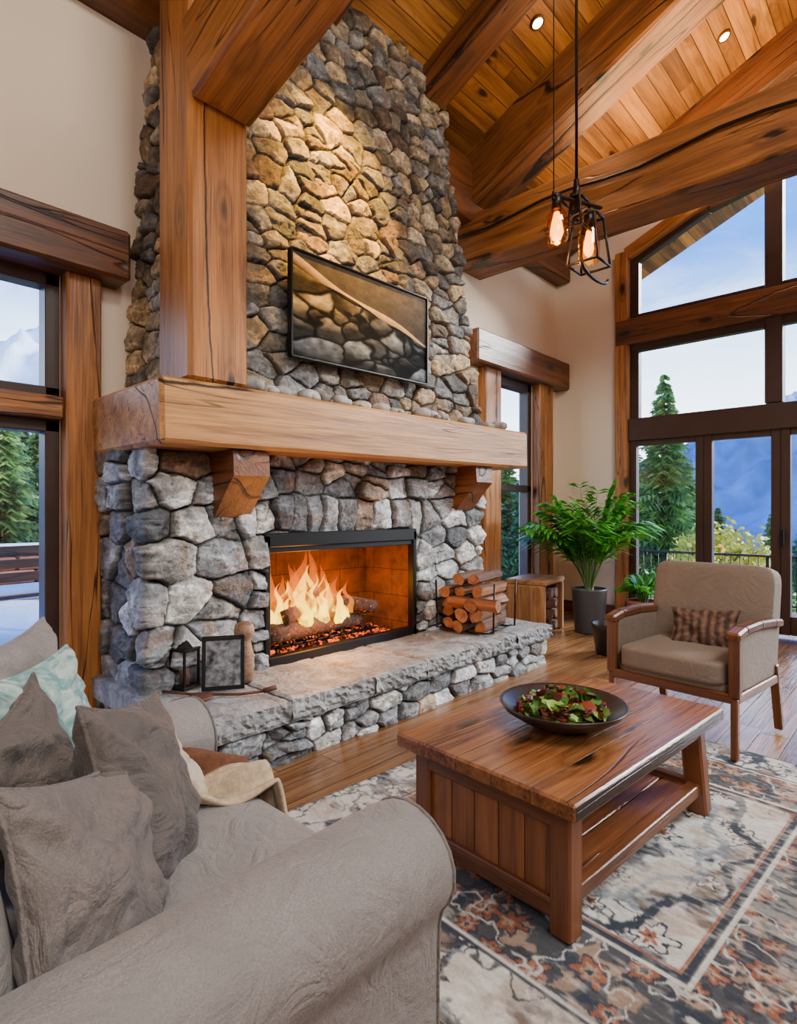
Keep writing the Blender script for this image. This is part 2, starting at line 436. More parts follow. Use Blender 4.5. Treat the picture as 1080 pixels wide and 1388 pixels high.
mb=MB(); mb.b2((5.28,3.60,0),(5.60,3.72,2.92),0,.012); mb.b2((6.47,3.60,0),(6.82,3.72,2.92),0,.012); mb.b2((5.6,3.60,.2),(6.47,3.72,.36),0,.012); mb.obj('trim_3',[M_timber])
mb=MB(); mb.b2((5.0,3.50,2.9),(7.08,3.74,3.25),0,.018); mb.obj('trim_4',[M_timberdk])
mb=MB(); mb.b2((4.4,3.66,0),(5.28,3.71,.14),0,.004);mb.b2((6.82,3.66,0),(7.1,3.71,.14),0,.004); mb.obj('baseboard_back',[M_timberdk])
mb=MB(); mb.b2((7.05,2.88,0),(7.11,3.66,.14),0,.004); mb.obj('baseboard_right',[M_timberdk])

# ---------------------------------------------------------------- timbers
mb=MB(); mb.b2((-2.2,3.5,4.32),(1.62,3.72,4.95),0,.015); mb.b2((4.15,3.5,4.32),(7.1,3.72,4.95),0,.015); mb.obj('wall_plate_beam',[M_timberdk])
tr=empty('timber_roof_truss')
M_truss=wood('truss_wood',(.058,.016,.005),(.31,.108,.023),.42,big=.9)
mb=MB(); mb.b2((4.9,-3.7,3.88),(5.33,3.72,4.40),0,.02); mb.obj('tie_beam',[M_truss],tr)
mb=MB()
for s in(1,-1): mb.beam((5.1,s*3.75,cz(3.75)-.27),(5.1,0,cz(0)-.27),.42,.56,0,.02)
mb.obj('rafters',[M_truss],tr)
mb=MB()
mb.tube([(4.87,-3.6+i*.3,4.2+.03*math.sin(i*1.3)) for i in range(25)],.014,6)
mb.obj('cable',[M_black],tr)
def rafter(name,x,w,h,ytop=3.72):
    mb=MB(); mb.beam((x,ytop,cz(ytop)-h/2),(x,0,cz(0)-h/2),w,h,0,.015); mb.beam((x,-3.72,cz(3.72)-h/2),(x,0,cz(0)-h/2),w,h,0,.015)
    mb.obj(name,[M_timberdk])
rafter('ceiling_rafter',3.95,.26,.28,3.3); rafter('ceiling_rafter',2.7,.26,.28,3.3); rafter('ceiling_rafter',6.97,.24,.42)
rafter('ceiling_rafter',-.6,.26,.28)
mb=MB(); mb.b2((-2.2,-.2,6.1),(7.1,.2,6.55),0,.02); mb.obj('ridge_beam',[M_timberdk])
tp=empty('timber_post_and_brace')
mb=MB(); mb.b2((1.405,2.74,1.975),(1.745,3.09,5.33),0,.018); mb.obj('post',[M_timber],tp)
mb=MB(); mb.beam((1.575,2.78,3.60),(1.575,-.35,4.37),.345,.46,0,.018); mb.obj('brace_beam',[M_timber],tp)

# ---------------------------------------------------------------- stone sheets
def rowseeds(s0,s1,t0,t1,hr,wr,excl=None,jz=.30):
    out=[];t=t0
    while t<t1:
        h=rr(*hr); s=s0-rr(0,wr[1])
        while s<s1+.1:
            w=rr(*wr)
            if random.random()<.16: w*=1.45
            if random.random()<.24 and h>.12:
                pts=[(s+w/2,t+h*.22),(s+w/2+rr(-.03,.03),t+h*.80)]
            elif random.random()<.12:
                pts=[(s+w*.22,t+h*.6),(s+w*.75,t+h*.3),(s+w*.7,t+h*.85)]
            else: pts=[(s+w/2+rr(-.03,.03),t+h/2+rr(-jz,jz)*h)]
            for p in pts:
                if not(excl and excl(*p)): out.append(p)
            s+=w
        t+=h
    return out
def stone_sheet(name,B,T,z0,z1,seeds,pal,parent,mat,ds=.008,hole=None,depth=.06,seed=1,mortar=(.009,.0075,.0065),bev=.010,asp=1.5,warp=1.0):
    B=np.array(B,float);T=np.array(T,float)
    seg=np.linalg.norm(B[1:]-B[:-1],axis=1); cum=np.concatenate([[0],np.cumsum(seg)]); S=cum[-1]
    ns=int(S/ds)+1; nt_=int((z1-z0)/ds)+1
    s=np.linspace(0,S,ns); z=np.linspace(z0,z1,nt_)
    k=np.clip(np.searchsorted(cum,s,side='right')-1,0,len(seg)-1); f=(s-cum[k])/seg[k]
    nrm=[]
    for i in range(len(seg)):
        d=(B[i+1]-B[i])/seg[i]; nrm.append((d[1],-d[0]))
    nrm=np.array(nrm)
    cen=B.mean(0)
    for i in range(len(seg)):
        mid=(B[i]+B[i+1])/2
        if np.dot(nrm[i],mid-cen)<0: nrm[i]*=-1
    N=nrm[k].copy()
    for i in range(1,len(seg)):
        w=np.clip((s-cum[i])/.03,-1,1)*.5+.5; near=np.abs(s-cum[i])<.03
        bl=nrm[i-1][None]*(1-w[:,None])+nrm[i][None]*w[:,None]; bl=bl/np.linalg.norm(bl,axis=1,keepdims=True)*(1+.35*(1-np.abs(w[:,None]*2-1))); N[near]=bl[near]
    Ss,Zz=np.meshgrid(s,z,indexing='ij')
    tt=(Zz-z0)/(z1-z0)
    pb=B[k]+(B[np.minimum(k+1,len(B)-1)]-B[k])*f[:,None]; pt=T[k]+(T[np.minimum(k+1,len(B)-1)]-T[k])*f[:,None]
    XY=pb[:,None,:]*(1-tt[...,None])+pt[:,None,:]*tt[...,None]
    wx=Ss+((fbm(Ss*3,Zz*3,2,seed)-.5)*.07+(fbm(Ss*26,Zz*26,3,seed+2)-.5)*.018)*warp
    wz=(Zz+((fbm(Ss*3+50,Zz*3,2,seed+5)-.5)*.06+(fbm(Ss*26+9,Zz*26,3,seed+6)-.5)*.016)*warp)*asp
    sd=np.array(seeds); sd=np.stack([sd[:,0],sd[:,1]*asp],1); n=len(sd)
    px=wx.ravel(); pz=wz.ravel(); M=len(px)
    i1=np.zeros(M,int); edge=np.zeros(M)
    for a in range(0,M,20000):
        b=min(M,a+20000)
        d=(px[a:b,None]-sd[None,:,0])**2; d+=(pz[a:b,None]-sd[None,:,1])**2
        j=d.argmin(1); r=np.arange(b-a); d1=d[r,j].copy()
        best=np.full(b-a,9.0); d[r,j]=1e9
        for q in range(4):
            j2=d.argmin(1); d2=d[r,j2].copy(); d[r,j2]=1e9
            e_=(d2-d1)/(2*np.maximum(1e-4,np.hypot(sd[j,0]-sd[j2,0],sd[j,1]-sd[j2,1]))); best=np.minimum(best,e_)
        i1[a:b]=j; edge[a:b]=best
    rs=np.random.RandomState(seed)
    ph=rs.rand(n); pal=np.array(pal); ci=rs.randint(0,len(pal),n); br=.42+.95*rs.rand(n)
    ed=edge-.0055
    prof=np.clip(ed/bev,0,1); prof=(1-(1-prof)**1.8)
    dx=px-sd[i1,0]; dz=pz-sd[i1,1]
    H=depth*(.50+.75*ph[i1]); H0=H.copy()
    tone=np.ones(M)
    for q in range(4):
        a_=rs.rand(n)*6.283; sl_=.05+.28*rs.rand(n); of=rs.rand(n)*.22
        pl_=H0*(.98+of[i1])-sl_[i1]*(dx*np.cos(a_[i1])+dz*np.sin(a_[i1]))
        t_=.72+.5*rs.rand(n)
        tone=np.where(pl_<H,t_[i1],tone); H=np.minimum(H,pl_)
    H=np.maximum(H,.018)
    q1=fbm(Ss.ravel()*7+i1*3.7,Zz.ravel()*15,4,seed+77)
    terr=np.floor(q1*9)/9
    rough=fbm(Ss.ravel()*22+i1*3.1,Zz.ravel()*22,4,seed+9)-.5
    ledge=np.abs(fbm(Ss.ravel()*6+i1*1.7,Zz.ravel()*13,3,seed+19)-.5)
    crk=sstep(.014,.0,ledge)
    h=prof*(H+(terr-.5)*.030+rough*.018-crk*.010)
    h=h.reshape(ns,nt_)
    P=np.zeros((ns,nt_,3)); P[...,:2]=XY+N[:,None,:]*h[...,None]; P[...,2]=Zz
    v1=fbm(Ss.ravel()*9+i1*2.3,Zz.ravel()*11,5,seed+31)
    col=pal[ci[i1]]*br[i1][:,None]*(.12+1.7*v1)[:,None]*tone[:,None]
    vein=sstep(.05,.0,np.abs(fbm(Ss.ravel()*5+i1*5.1,Zz.ravel()*13,5,seed+41)-.5))
    col=col*(1+.8*vein[:,None])*(1-.6*crk[:,None])
    rustm=sstep(.60,.74,fbm(Ss.ravel()*8+i1*1.3,Zz.ravel()*8,4,seed+61))[:,None]
    col=col*(1-rustm*.45)+rustm*.45*np.array((.22,.12,.055))[None]
    wm=sstep(-.002,.007,ed)[:,None]
    col=col*wm+np.array(mortar)[None]*(1-wm)
    mask=None
    if hole:
        cs=(s[:-1]+s[1:])/2; cz2=(z[:-1]+z[1:])/2
        inh=((cs[:,None]>hole[0])&(cs[:,None]<hole[1])&(cz2[None]>hole[2])&(cz2[None]<hole[3])); mask=~inh
    return grid_obj(name,P,col.reshape(ns,nt_,3),mat,parent,mask)

fp=empty('stone_fireplace')
palU=[(.20,.155,.11),(.34,.235,.125),(.11,.10,.09),(.40,.29,.17),(.21,.19,.17),(.17,.105,.065),(.31,.235,.15),(.16,.155,.15),(.25,.22,.185)]
palL=[(.21,.22,.24),(.40,.415,.44),(.12,.125,.14),(.52,.53,.54),(.27,.19,.135),(.27,.28,.295),(.165,.17,.185),(.36,.35,.33),(.46,.47,.48)]
Bp=[(1.5,3.7),(1.5,3.06),(4.35,3.06),(4.35,3.7)]; Tp=[(1.72,3.7),(1.72,3.30),(4.03,3.30),(4.03,3.7)]
seeds=rowseeds(0,4.2,1.9,5.4,(.10,.20),(.15,.34))
stone_sheet('chimney',Bp,Tp,1.93,5.32,seeds,palU,fp,M_stone,seed=3,ds=.007,depth=.055)
Bl=[(1.34,3.7),(1.34,3.04),(4.30,3.04),(4.30,3.7)]
s0=.66; hx0=s0+(2.03-1.34); hx1=s0+(3.417-1.34)
def ex(s,t): return (hx0-.25<s<hx1+.25 and 1.10<t<1.46) or (s<hx0 and t<1.15)
seeds=rowseeds(0,4.4,.28,1.75,(.12,.20),(.15,.30),ex,.18)
t=.30
while t<1.12:
    h=rr(.17,.27); s=-rr(0,.2)
    while s<hx0-.03:
        w=rr(.22,.38); seeds.append((s+w/2,t+h/2+rr(-.03,.03))); s+=w
        if R()<.35: seeds.append((s+.02,t+h*.2)); 
    t+=h
s=hx0-.2
while s<hx1+.22:
    w=rr(.11,.20); seeds.append((s+w/2,1.285+rr(-.01,.01))); s+=w
stone_sheet('firebox_surround',Bl,Bl,.28,1.69,seeds,palL,fp,M_stonelow,hole=(hx0,hx1,.30,1.155),seed=11,depth=.070,ds=.007,asp=1.35)
Bh=[(1.30,3.7),(1.30,2.47),(4.46,2.47),(4.46,3.2)]
seeds=rowseeds(0,5.2,-.03,.26,(.075,.13),(.12,.28),None,.18)
stone_sheet('hearth_base',Bh,Bh,0,.235,seeds,palL,fp,M_stonelow,seed=21,depth=.05,bev=.010,ds=.006,asp=1.8)
mb=MB(); cuts=[1.24,1.78,2.38,2.86,3.42,3.95,4.52]
def slab(x0,x1,y0,y1):
    nx=max(4,int((x1-x0)/.02)); ny=max(4,int((y1-y0)/.03)); 
    X=np.linspace(x0+.003,x1-.003,nx); Y=np.linspace(y0,y1,ny)
    V=[];F=[];o=rr(0,50); nz_=6
    ph=rr(-.005,.005)
    for i in range(nx):
        for j in range(ny):
            e=min(i,nx-1-i,j,ny-1-j)
            nz=float(vnoise(np.array([X[i]*9+o]),np.array([Y[j]*9]))[0])+.5*float(vnoise(np.array([X[i]*30+o]),np.array([Y[j]*30]))[0])
            jit=(rr(-.008,.008) if j==0 else 0)
            V.append((X[i],Y[j]+jit,.333+ph+nz*.010-(.009 if e==0 else 0)))
    base=len(V)
    for k in range(1,nz_+1):
        for i in range(nx):
            z=.333-(.333-.222)*k/nz_
            V.append((X[i],Y[0]+(rr(-.012,.008)+.02*(float(vnoise(np.array([X[i]*14+o]),np.array([k*.7]))[0])-.5) if k<nz_ else .01),z+rr(-.004,.004)*(k<nz_)))
    for i in range(nx-1):
        for j in range(ny-1):
            F.append((i*ny+j,(i+1)*ny+j,(i+1)*ny+j+1,i*ny+j+1)); 
        F.append((i*ny,base+i,base+i+1,(i+1)*ny))
        for k in range(nz_-1): F.append((base+k*nx+i,base+(k+1)*nx+i,base+(k+1)*nx+i+1,base+k*nx+i+1))
    b=len(V)
    ring=[0,nx-1]
    for i in ring:
        for j in range(ny): V.append((V[i*ny+j][0],V[i*ny+j][1]+(.01 if j==0 else 0),.222))
    for q,i in enumerate(ring):
        for j in range(ny-1): F.append((i*ny+j,i*ny+j+1,b+q*ny+j+1,b+q*ny+j))
    F.append((b,b+ny,b+2*ny-1,b+ny-1))
    mb.add(V,F,0,False)
for i in range(6): slab(cuts[i],cuts[i+1],2.40,3.06)
slab(1.24,1.42,3.06,3.68); slab(4.24,4.52,3.06,3.25)
mb.obj('hearth_slabs',[M_slab],fp)
def brickm():
    m,nt,out=new_mat('firebrick'); tc=nd(nt,'ShaderNodeTexCoord').outputs['Object']
    s=nd(nt,'ShaderNodeSeparateXYZ',{0:tc}); v=nd(nt,'ShaderNodeCombineXYZ',{0:mth(nt,'ADD',s.outputs[0],s.outputs[1]),1:s.outputs[2],2:0.0}).outputs[0]
    b=nd(nt,'ShaderNodeTexBrick',{'Vector':v,'Color1':c4((.16,.055,.014)),'Color2':c4((.22,.078,.020)),'Mortar':c4((.05,.018,.007)),'Scale':2.4,'Mortar Size':.008,'Brick Width':1.0,'Row Height':.5})
    n=noise(nt,tc,7,4,.6,.5)
    c=mix(nt,mapr(nt,n,.4,.7,0,.75),b.outputs[0],(.03,.012,.006))
    bsdf(nt,out,Base_Color=c,Roughness=.9); return m
M_fb=brickm()
mb=MB(); X0,X1,Y0,Y1,Z0,Z1=2.03,3.417,3.0,3.55,.335,1.155
mb.add([(X0,Y0,Z0),(X0,Y1,Z0),(X0,Y1,Z1),(X0,Y0,Z1)],[(0,1,2,3)])
mb.add([(X1,Y0,Z0),(X1,Y1,Z0),(X1,Y1,Z1),(X1,Y0,Z1)],[(3,2,1,0)])
mb.add([(X0,Y1,Z0),(X1,Y1,Z0),(X1,Y1,Z1),(X0,Y1,Z1)],[(0,1,2,3)])
mb.add([(X0,Y0,Z1),(X1,Y0,Z1),(X1,Y1,Z1),(X0,Y1,Z1)],[(0,1,2,3)],1)
mb.add([(X0,Y0,Z0),(X1,Y0,Z0),(X1,Y1,Z0),(X0,Y1,Z0)],[(0,1,2,3)],1)
mb.obj('firebox',[M_fb,M_black],fp,recalc=False)
mb=MB()
mb.b2((X0-.01,2.985,Z1-.075),(X1+.01,3.05,Z1+.015),0,.006); mb.b2((X0-.01,2.985,Z0-.0),(X1+.01,3.05,Z0+.065),0,.006)
mb.b2((X0-.01,2.985,Z0),(X0+.03,3.05,Z1),0,.006); mb.b2((X1-.03,2.985,Z0),(X1+.01,3.05,Z1),0,.006)
mb.b2((X0,3.0,Z1-.11),(X1,3.03,Z1-.07),0,.004)
for i in range(9):
    x=2.2+i*.105; mb.tube([(x,3.08,.46),(x,3.10,.42),(x,3.40,.42),(x,3.42,.50)],.009,6)
mb.tube([(2.15,3.12,.42),(3.1,3.12,.42)],.010,6); mb.tube([(2.15,3.38,.42),(3.1,3.38,.42)],.010,6)
for x in(2.2,3.05):
    for y in(3.12,3.38): mb.cyl((x,y,.335),(x,y,.42),.01,n=8)
mb.obj('firebox_frame_and_grate',[M_black],fp)
def charm():
    m,nt,out=new_mat('charred_log'); tc=nd(nt,'ShaderNodeTexCoord').outputs['Object']
    n=noise(nt,tc,18,5,.6,.5); n2=noise(nt,tc,45,3)
    c=mix(nt,mapr(nt,n,.35,.7),(.014,.009,.007),(.09,.035,.016))
    e=mapr(nt,n2,.62,.72,0,1)
    bsdf(nt,out,Base_Color=c,Roughness=.9,Emission_Color=(1,.12,.01,1),Emission_Strength=mth(nt,'MULTIPLY',e,1.5),Normal=bump(nt,n,.8,.02)); return m
M_char=charm()
def emberm():
    m,nt,out=new_mat('ember_bed'); tc=nd(nt,'ShaderNodeTexCoord').outputs['Object']
    n=noise(nt,tc,26,4,.6,.5)
    bsdf(nt,out,Base_Color=(.03,.01,.008,1),Roughness=1.0,Emission_Color=(1,.10,.008,1),Emission_Strength=mapr(nt,n,.47,.65,0,3)); return m
def log(mb,p0,p1,r,mi=0,n=12,rough=.18,k=7):
    p0=Vector(p0);p1=Vector(p1)
    mb.tube([p0.lerp(p1,i/k)+Vector((0,rr(-.008,.008),rr(-.008,.008))) for i in range(k+1)],[r*rr(.88,1.08) for _ in range(k+1)],n,mi,rough=rough)
mb=MB()
log(mb,(2.12,3.16,.50),(3.02,3.24,.49),.065); log(mb,(2.2,3.34,.51),(3.05,3.32,.52),.07)
log(mb,(2.25,3.14,.60),(2.85,3.36,.64),.055); log(mb,(2.55,3.36,.66),(3.12,3.15,.58),.055); log(mb,(2.2,3.33,.63),(2.6,3.2,.74),.045)
mb.obj('fire_logs',[M_char],fp)
mb=MB()
for i in range(160):
    x=rr(2.1,3.3);y=rr(3.07,3.42); r=rr(.012,.03); mb.rbox((x,y,.345+r*.7+rr(0,.02)),(r*2,r*1.7,r*1.4),0,2.5,3)
mb.obj('ember_bed',[emberm()],fp)
def flamem(name,c0,c1,st,al):
    m,nt,out=new_mat(name); g=attr(nt,'gc').outputs['Vector']
    s=nd(nt,'ShaderNodeSeparateXYZ',{0:g}); tc=nd(nt,'ShaderNodeTexCoord').outputs['Object']
    n=noise(nt,vscale(nt,tc,(16,16,6)),1.0,4,.6,1.5)
    t=mth(nt,'ADD',s.outputs[2],mth(nt,'MULTIPLY',mth(nt,'SUBTRACT',n,.5),.7))
    col=mix(nt,mapr(nt,t,0.05,.95),c0,c1)
    e=nd(nt,'ShaderNodeEmission',{'Color':col,'Strength':st}); tr_=nd(nt,'ShaderNodeBsdfTransparent')
    a=mth(nt,'MULTIPLY',mapr(nt,t,.6,1.1,1,.15),mapr(nt,n,.36,.58,al*.3,al))
    mx=nd(nt,'ShaderNodeMixShader',{0:a,1:tr_.outputs[0],2:e.outputs[0]}); nt.links.new(mx.outputs[0],out.inputs[0]); return m
M_fl1=flamem('flame_outer',(1,.30,.004),(1,.11,.002),2.0,.55)
M_fl2=flamem('flame_inner',(1,.74,.04),(1,.34,.006),5.0,.90)
def tongue(mb,x,y,z,h,w,lean,mi):
    n=14;k=10;V=[];G=[];F=[];p1=rr(0,6);p2=rr(0,6)
    for i in range(n+1):
        t=i/n; r=w*(math.sin(math.pi*min(1,(t*.86+.14))**.75))*(1-t)**.35*(1+.22*math.sin(t*11+p1))+.001
        cx=x+lean*t*t+math.sin(t*7+p1)*.03*t*1.5+math.sin(t*15+p2)*.010; cy=y+math.cos(t*6+p2)*.015*t
        for j in range(k):
            th=2*math.pi*j/k; V.append((cx+math.cos(th)*r,cy+math.sin(th)*r*.45,z+h*t)); G.append((0,0,t))
    for i in range(n):
        for j in range(k): F.append((i*k+j,i*k+(j+1)%k,(i+1)*k+(j+1)%k,(i+1)*k+j))
    mb.add(V,F,mi,True,G)
mb=MB()
for (x,h,w,l) in((2.10,.28,.07,.02),(2.18,.38,.09,-.03),(2.28,.34,.08,.03),(2.38,.44,.10,.03),(2.47,.58,.11,.0),(2.56,.56,.10,.03),(2.65,.44,.09,.03),(2.75,.34,.08,.05),(2.87,.24,.06,.02),(2.44,.42,.10,-.06),(2.6,.38,.09,.08),(2.24,.44,.07,.04)):
    tongue(mb,x,rr(3.16,3.3),.50+rr(-.03,.04),h,w,l,0)
    tongue(mb,x+rr(-.02,.02),rr(3.13,3.24),.50,h*.76,w*.66,l*.6,1)
for i in range(26): tongue(mb,rr(2.1,2.95),rr(3.10,3.32),.5+rr(-.05,.10),rr(.1,.34),rr(.012,.032),rr(-.06,.08),random.choice((0,1)))
mb.obj('flames',[M_fl1,M_fl2],fp)

# mantel
mt=empty('fireplace_mantel')
mb=MB(); mb.beam((1.25,3.2,1.80),(4.67,3.2,1.862),.96,.33,0,.02); mb.obj('mantel_beam',[M_mantel],mt)
mb=MB()
for (x,dz) in((1.79,0),(4.05,.05)):
    w=.115
    prof=[(3.08,1.64+dz),(2.78,1.64+dz),(2.77,1.50+dz),(2.82,1.45+dz),(2.90,1.36+dz),(2.98,1.27+dz),(3.08,1.26+dz)]
    V=[(x-w,p[0],p[1]) for p in prof]; n=len(V)
    G=[(p[0],p[1],0) for p in prof]
    mb.add(V+[(x+w,p[0],p[1]) for p in prof],[tuple(range(n)),tuple(range(n,2*n))]+[(i,(i+1)%n,n+(i+1)%n,n+i) for i in range(n)],0,False,G+[(a,b,.2) for a,b,_ in G])
mb.obj('corbels',[M_timberdk],mt)
mb=MB()
M_peb=plain('river_pebble',(.27,.26,.25),.7,nscale=8,namt=.6)
for i in range(48):
    x=rr(1.82,4.5); z=1.985+(x-1.25)*.018; r=rr(.02,.06); mb.rbox((x,rr(2.82,2.96),z+r*.5),(r*2.4,r*1.8,r*1.3),0,2.8,5)
mb.obj('mantel_pebbles',[M_peb])

# picture
pic=empty('framed_picture')
nx,nz=330,180
U,W=np.meshgrid(np.linspace(0,1,nx),np.linspace(0,1,nz),indexing='ij')
band2=.95-.50*U+.03*np.sin(U*8+2)
rk=.84-.40*U+.06*(fbm(U*6+3,W*0,2,8)-.5)
f=fbm(U*22,W*22,5,2)
C=np.zeros((nx,nz,3)); C[:]=np.array((.050,.040,.030)); C=C*(.6+.8*f)[...,None]*(1+1.2*sstep(0,.5,W-band2))[...,None]
gold2=np.stack([.24+.24*f,.15+.14*f,.065+.06*f],-1)*(.10+1.3*sstep(.12,0,band2-W)*sstep(-.01,.03,band2-W+.03))[...,None]
C=np.where((W<band2)[...,None],gold2,C)
rs=np.random.RandomState(4); sd=rs.rand(38,2); sd[:,1]*=.82
uw=U+(fbm(U*7,W*7,3,12)-.5)*.10; ww=W+(fbm(U*7+4,W*7,3,13)-.5)*.10
d=np.abs(uw[...,None]-sd[:,0])**3*4.0+np.abs((ww[...,None]-sd[:,1])*1.5)**3; d=np.cbrt(d); ds_=np.sort(d,-1); e=ds_[...,1]-ds_[...,0]; j=d.argmin(-1)
rb=(.35+1.1*np.random.RandomState(5).rand(38))[j]
lit=.20+1.4*np.clip((ww-sd[j,1])*8+.3,0,1)
rc=np.stack([.075+0*rb,.082+0*rb,.092+0*rb],-1)*rb[...,None]*(.05+1.1*sstep(.01,.06,e))[...,None]*(.1+1.7*f)[...,None]*lit[...,None]
warm=sstep(.85,.05,U)*sstep(.20,.55,W); rc=rc*(1+np.stack([2.2*warm,1.0*warm,-.3*warm],-1))
C=np.where((W<rk)[...,None],rc,C)
P=np.zeros((nx,nz,3)); P[...,0]=2.20+1.30*U; P[...,1]=2.958; P[...,2]=2.30+.03*U+.66*W
grid_obj('canvas',P,C,colmat('picture_paint',.85,30,.1,.1,.002,spec=.1),pic)
mb=MB()
for (a,b) in(((2.19,2.285),(3.51,2.315)),((2.19,2.965),(3.51,2.995)),((2.19,2.285),(2.19,2.965)),((3.51,2.315),(3.51,2.995))):
    up=(0,0,1) if a[0]!=b[0] else (1,0,0)
    mb.beam((a[0],2.965,a[1]),(b[0],2.965,b[1]),.045,.014,0,.003,up)
mb.obj('frame',[M_black],pic)

# ---------------------------------------------------------------- hearth items
fw=empty('firewood_stack',(3.88,2.74,.350),math.radians(8))
M_bark=wood('log_bark',(.022,.007,.004),(.13,.042,.016),.8,knots=.3,crack=1,sc=2.5)
M_split=wood('log_split_face',(.09,.030,.012),(.36,.145,.058),.7,knots=.2,crack=.6,sc=2)
mb=MB()
def splitlog(mb,c,L,r,ang,roll,half=True):
    c=Vector(c); k=6; m=9
    d=Vector((math.cos(ang),math.sin(ang),0)); sd_=Vector((-math.sin(ang),math.cos(ang),0)); V=[];G=[]
    for i in range(k+1):
        p=c+d*(L*(i/k-.5))
        for j in range(m):
            if j<7: th=math.pi*1.15*j/6; q=(math.cos(th)*r*rr(.9,1.06),math.sin(th)*r*rr(.9,1.06))
            else: q=((-.35 if j==7 else .3)*r,(-.55*r))
            cr,sr=math.cos(roll),math.sin(roll); q=(q[0]*cr-q[1]*sr,q[0]*sr+q[1]*cr)
            V.append(p+sd_*q[0]+Vector((0,0,q[1]))); G.append((L*i/k+c.x*9,q[0]+c.z*5,q[1]))
    FB=[];FS=[]
    for i in range(k):
        for j in range(m):
            (FB if j<6 else FS).append((i*m+j,i*m+(j+1)%m,(i+1)*m+(j+1)%m,(i+1)*m+j))
    mb.add(V,FB,0,False,G); b=len(mb.V)-len(V)
    for f_ in FS+[tuple(range(m)),tuple(k*m+j for j in range(m))]:
        mb.F.append(tuple(b+i for i in f_)); mb.M.append(1); mb.S.append(False)
for row,(n,zz) in enumerate(((3,.055),(3,.145),(3,.235),(3,.325),(2,.415))):
    for i in range(n):
        splitlog(mb,(rr(-.04,.04),(i-(n-1)/2)*.125+rr(-.01,.01),zz),rr(.42,.54),rr(.05,.062),rr(-.16,.16),rr(0,6))
splitlog(mb,(-.25,-.10,.24),.44,.05,math.radians(85),1.0)
mb.obj('logs',[M_bark,M_split],fw)
mb=MB()
for x in(-.2,.2): mb.tube([(x,-.26,.40),(x,-.25,.02),(x,-.16,0.008),(x,.16,0.008),(x,.25,.02),(x,.26,.40)],.008,8)
mb.tube([(-.2,.22,.02),(.2,.22,.02)],.007,6); mb.tube([(-.2,-.22,.02),(.2,-.22,.02)],.007,6)
mb.obj('rack',[M_dark],fw)
mb=MB(); mb.lathe((1.78,2.84,.350),[(0,0),(.045,0),(.052,.02),(.055,.08),(.05,.16),(.04,.21),(.036,.23),(.052,.25),(.056,.28),(.05,.315),(.03,.33),(0,.33)],28)
mb.obj('wooden_vase',[wood('vase_wood',(.09,.04,.022),(.32,.18,.10),.4,sc=3,knots=0,crack=.3)])
ph=empty('tabletop_photo_frame',(1.61,2.77,.350),math.radians(-32))
mb=MB(); ro=Matrix.Rotation(-.16,3,'X')
def fb(c,d,mi): mb.box(ro@Vector(c),d,mi,.003,ro)
fb((0,0,.275),(.22,.022,.022),0); fb((0,0,.013),(.22,.022,.022),0); fb((-.10,0,.145),(.020,.022,.28),0); fb((.10,0,.145),(.020,.022,.28),0)
fb((0,.004,.145),(.19,.006,.25),1)
mb.beam((0,.05,.22),(0,.12,0.0),.05,.008,0)
mb.obj('frame',[M_black,plain('photo_print',(.16,.17,.19),.3,nscale=26,namt=1.0)],ph)
lt=empty('black_lantern',(1.50,2.98,.350),.3)
mb=MB()
for x in(-.05,.05):
    for y in(-.05,.05): mb.b2((x-.006,y-.006,0),(x+.006,y+.006,.2),0,.001)
mb.b2((-.06,-.06,0),(.06,.06,.015),0); mb.b2((-.06,-.06,.2),(.06,.06,.215),0); mb.lathe((0,0,.215),[(.06,0),(.03,.03),(.012,.04),(0,.045)],4)
mb.cyl((0,0,.015),(0,0,.1),.025,mi=1)
mb.obj('lantern_body',[M_black,M_throw],lt)
mb=MB(); mb.tube([(1.36,2.94,.365),(1.45,2.80,.360),(1.62,2.62,.360),(1.72,2.56,.366)],.008,8); mb.tube([(1.72,2.56,.366),(1.78,2.53,.38)],.014,8)
mb.rbox((1.40,2.72,.360),(.22,.11,.016),0,4,6)
mb.obj('fireplace_poker',[plain('rusty_iron',(.10,.035,.02),.6,.4,nscale=20,namt=.5)])

# ---------------------------------------------------------------- rug
rw,rh=2.42,2.10
nx=int(rw/.005);ny=int(rh/.005)
U,V_=np.meshgrid(np.linspace(0,rw,nx),np.linspace(0,rh,ny),indexing='ij')
edge=np.minimum(np.minimum(U,rw-U),np.minimum(V_,rh-V_))
cream=np.array((.52,.495,.455)); slate=np.array((.020,.027,.042)); rust=np.array((.24,.080,.040)); grey=np.array((.14,.165,.20)); tan=np.array((.30,.205,.14))
C=np.ones((nx,ny,3))*cream
fine=fbm(U*70,V_*25,3,92)
def lay(mask,col):
    global C
    m=np.clip(mask,0,1)[...,None]; C=C*(1-m)+col*m
rag=(fbm(U*40,V_*40,3,95)-.5)
sw=fbm(U*6+3,V_*6,5,51)+rag*.07; sw2=fbm(U*9+31,V_*9,4,52)+rag*.09
lay(sstep(.55,.61,sw2)*.8,grey)
lay(sstep(.034,.014,np.abs(sw-.5))*sstep(.42,.55,sw2)*.85,grey)
lay(sstep(.028,.010,np.abs(sw2-.47))*sstep(.43,.54,sw)*.95,slate)
lay(sstep(.625,.66,sw2)*.95,slate)
lay(sstep(.57,.63,fbm(U*5+60,V_*5,4,57)+rag*.08)*.5,tan)
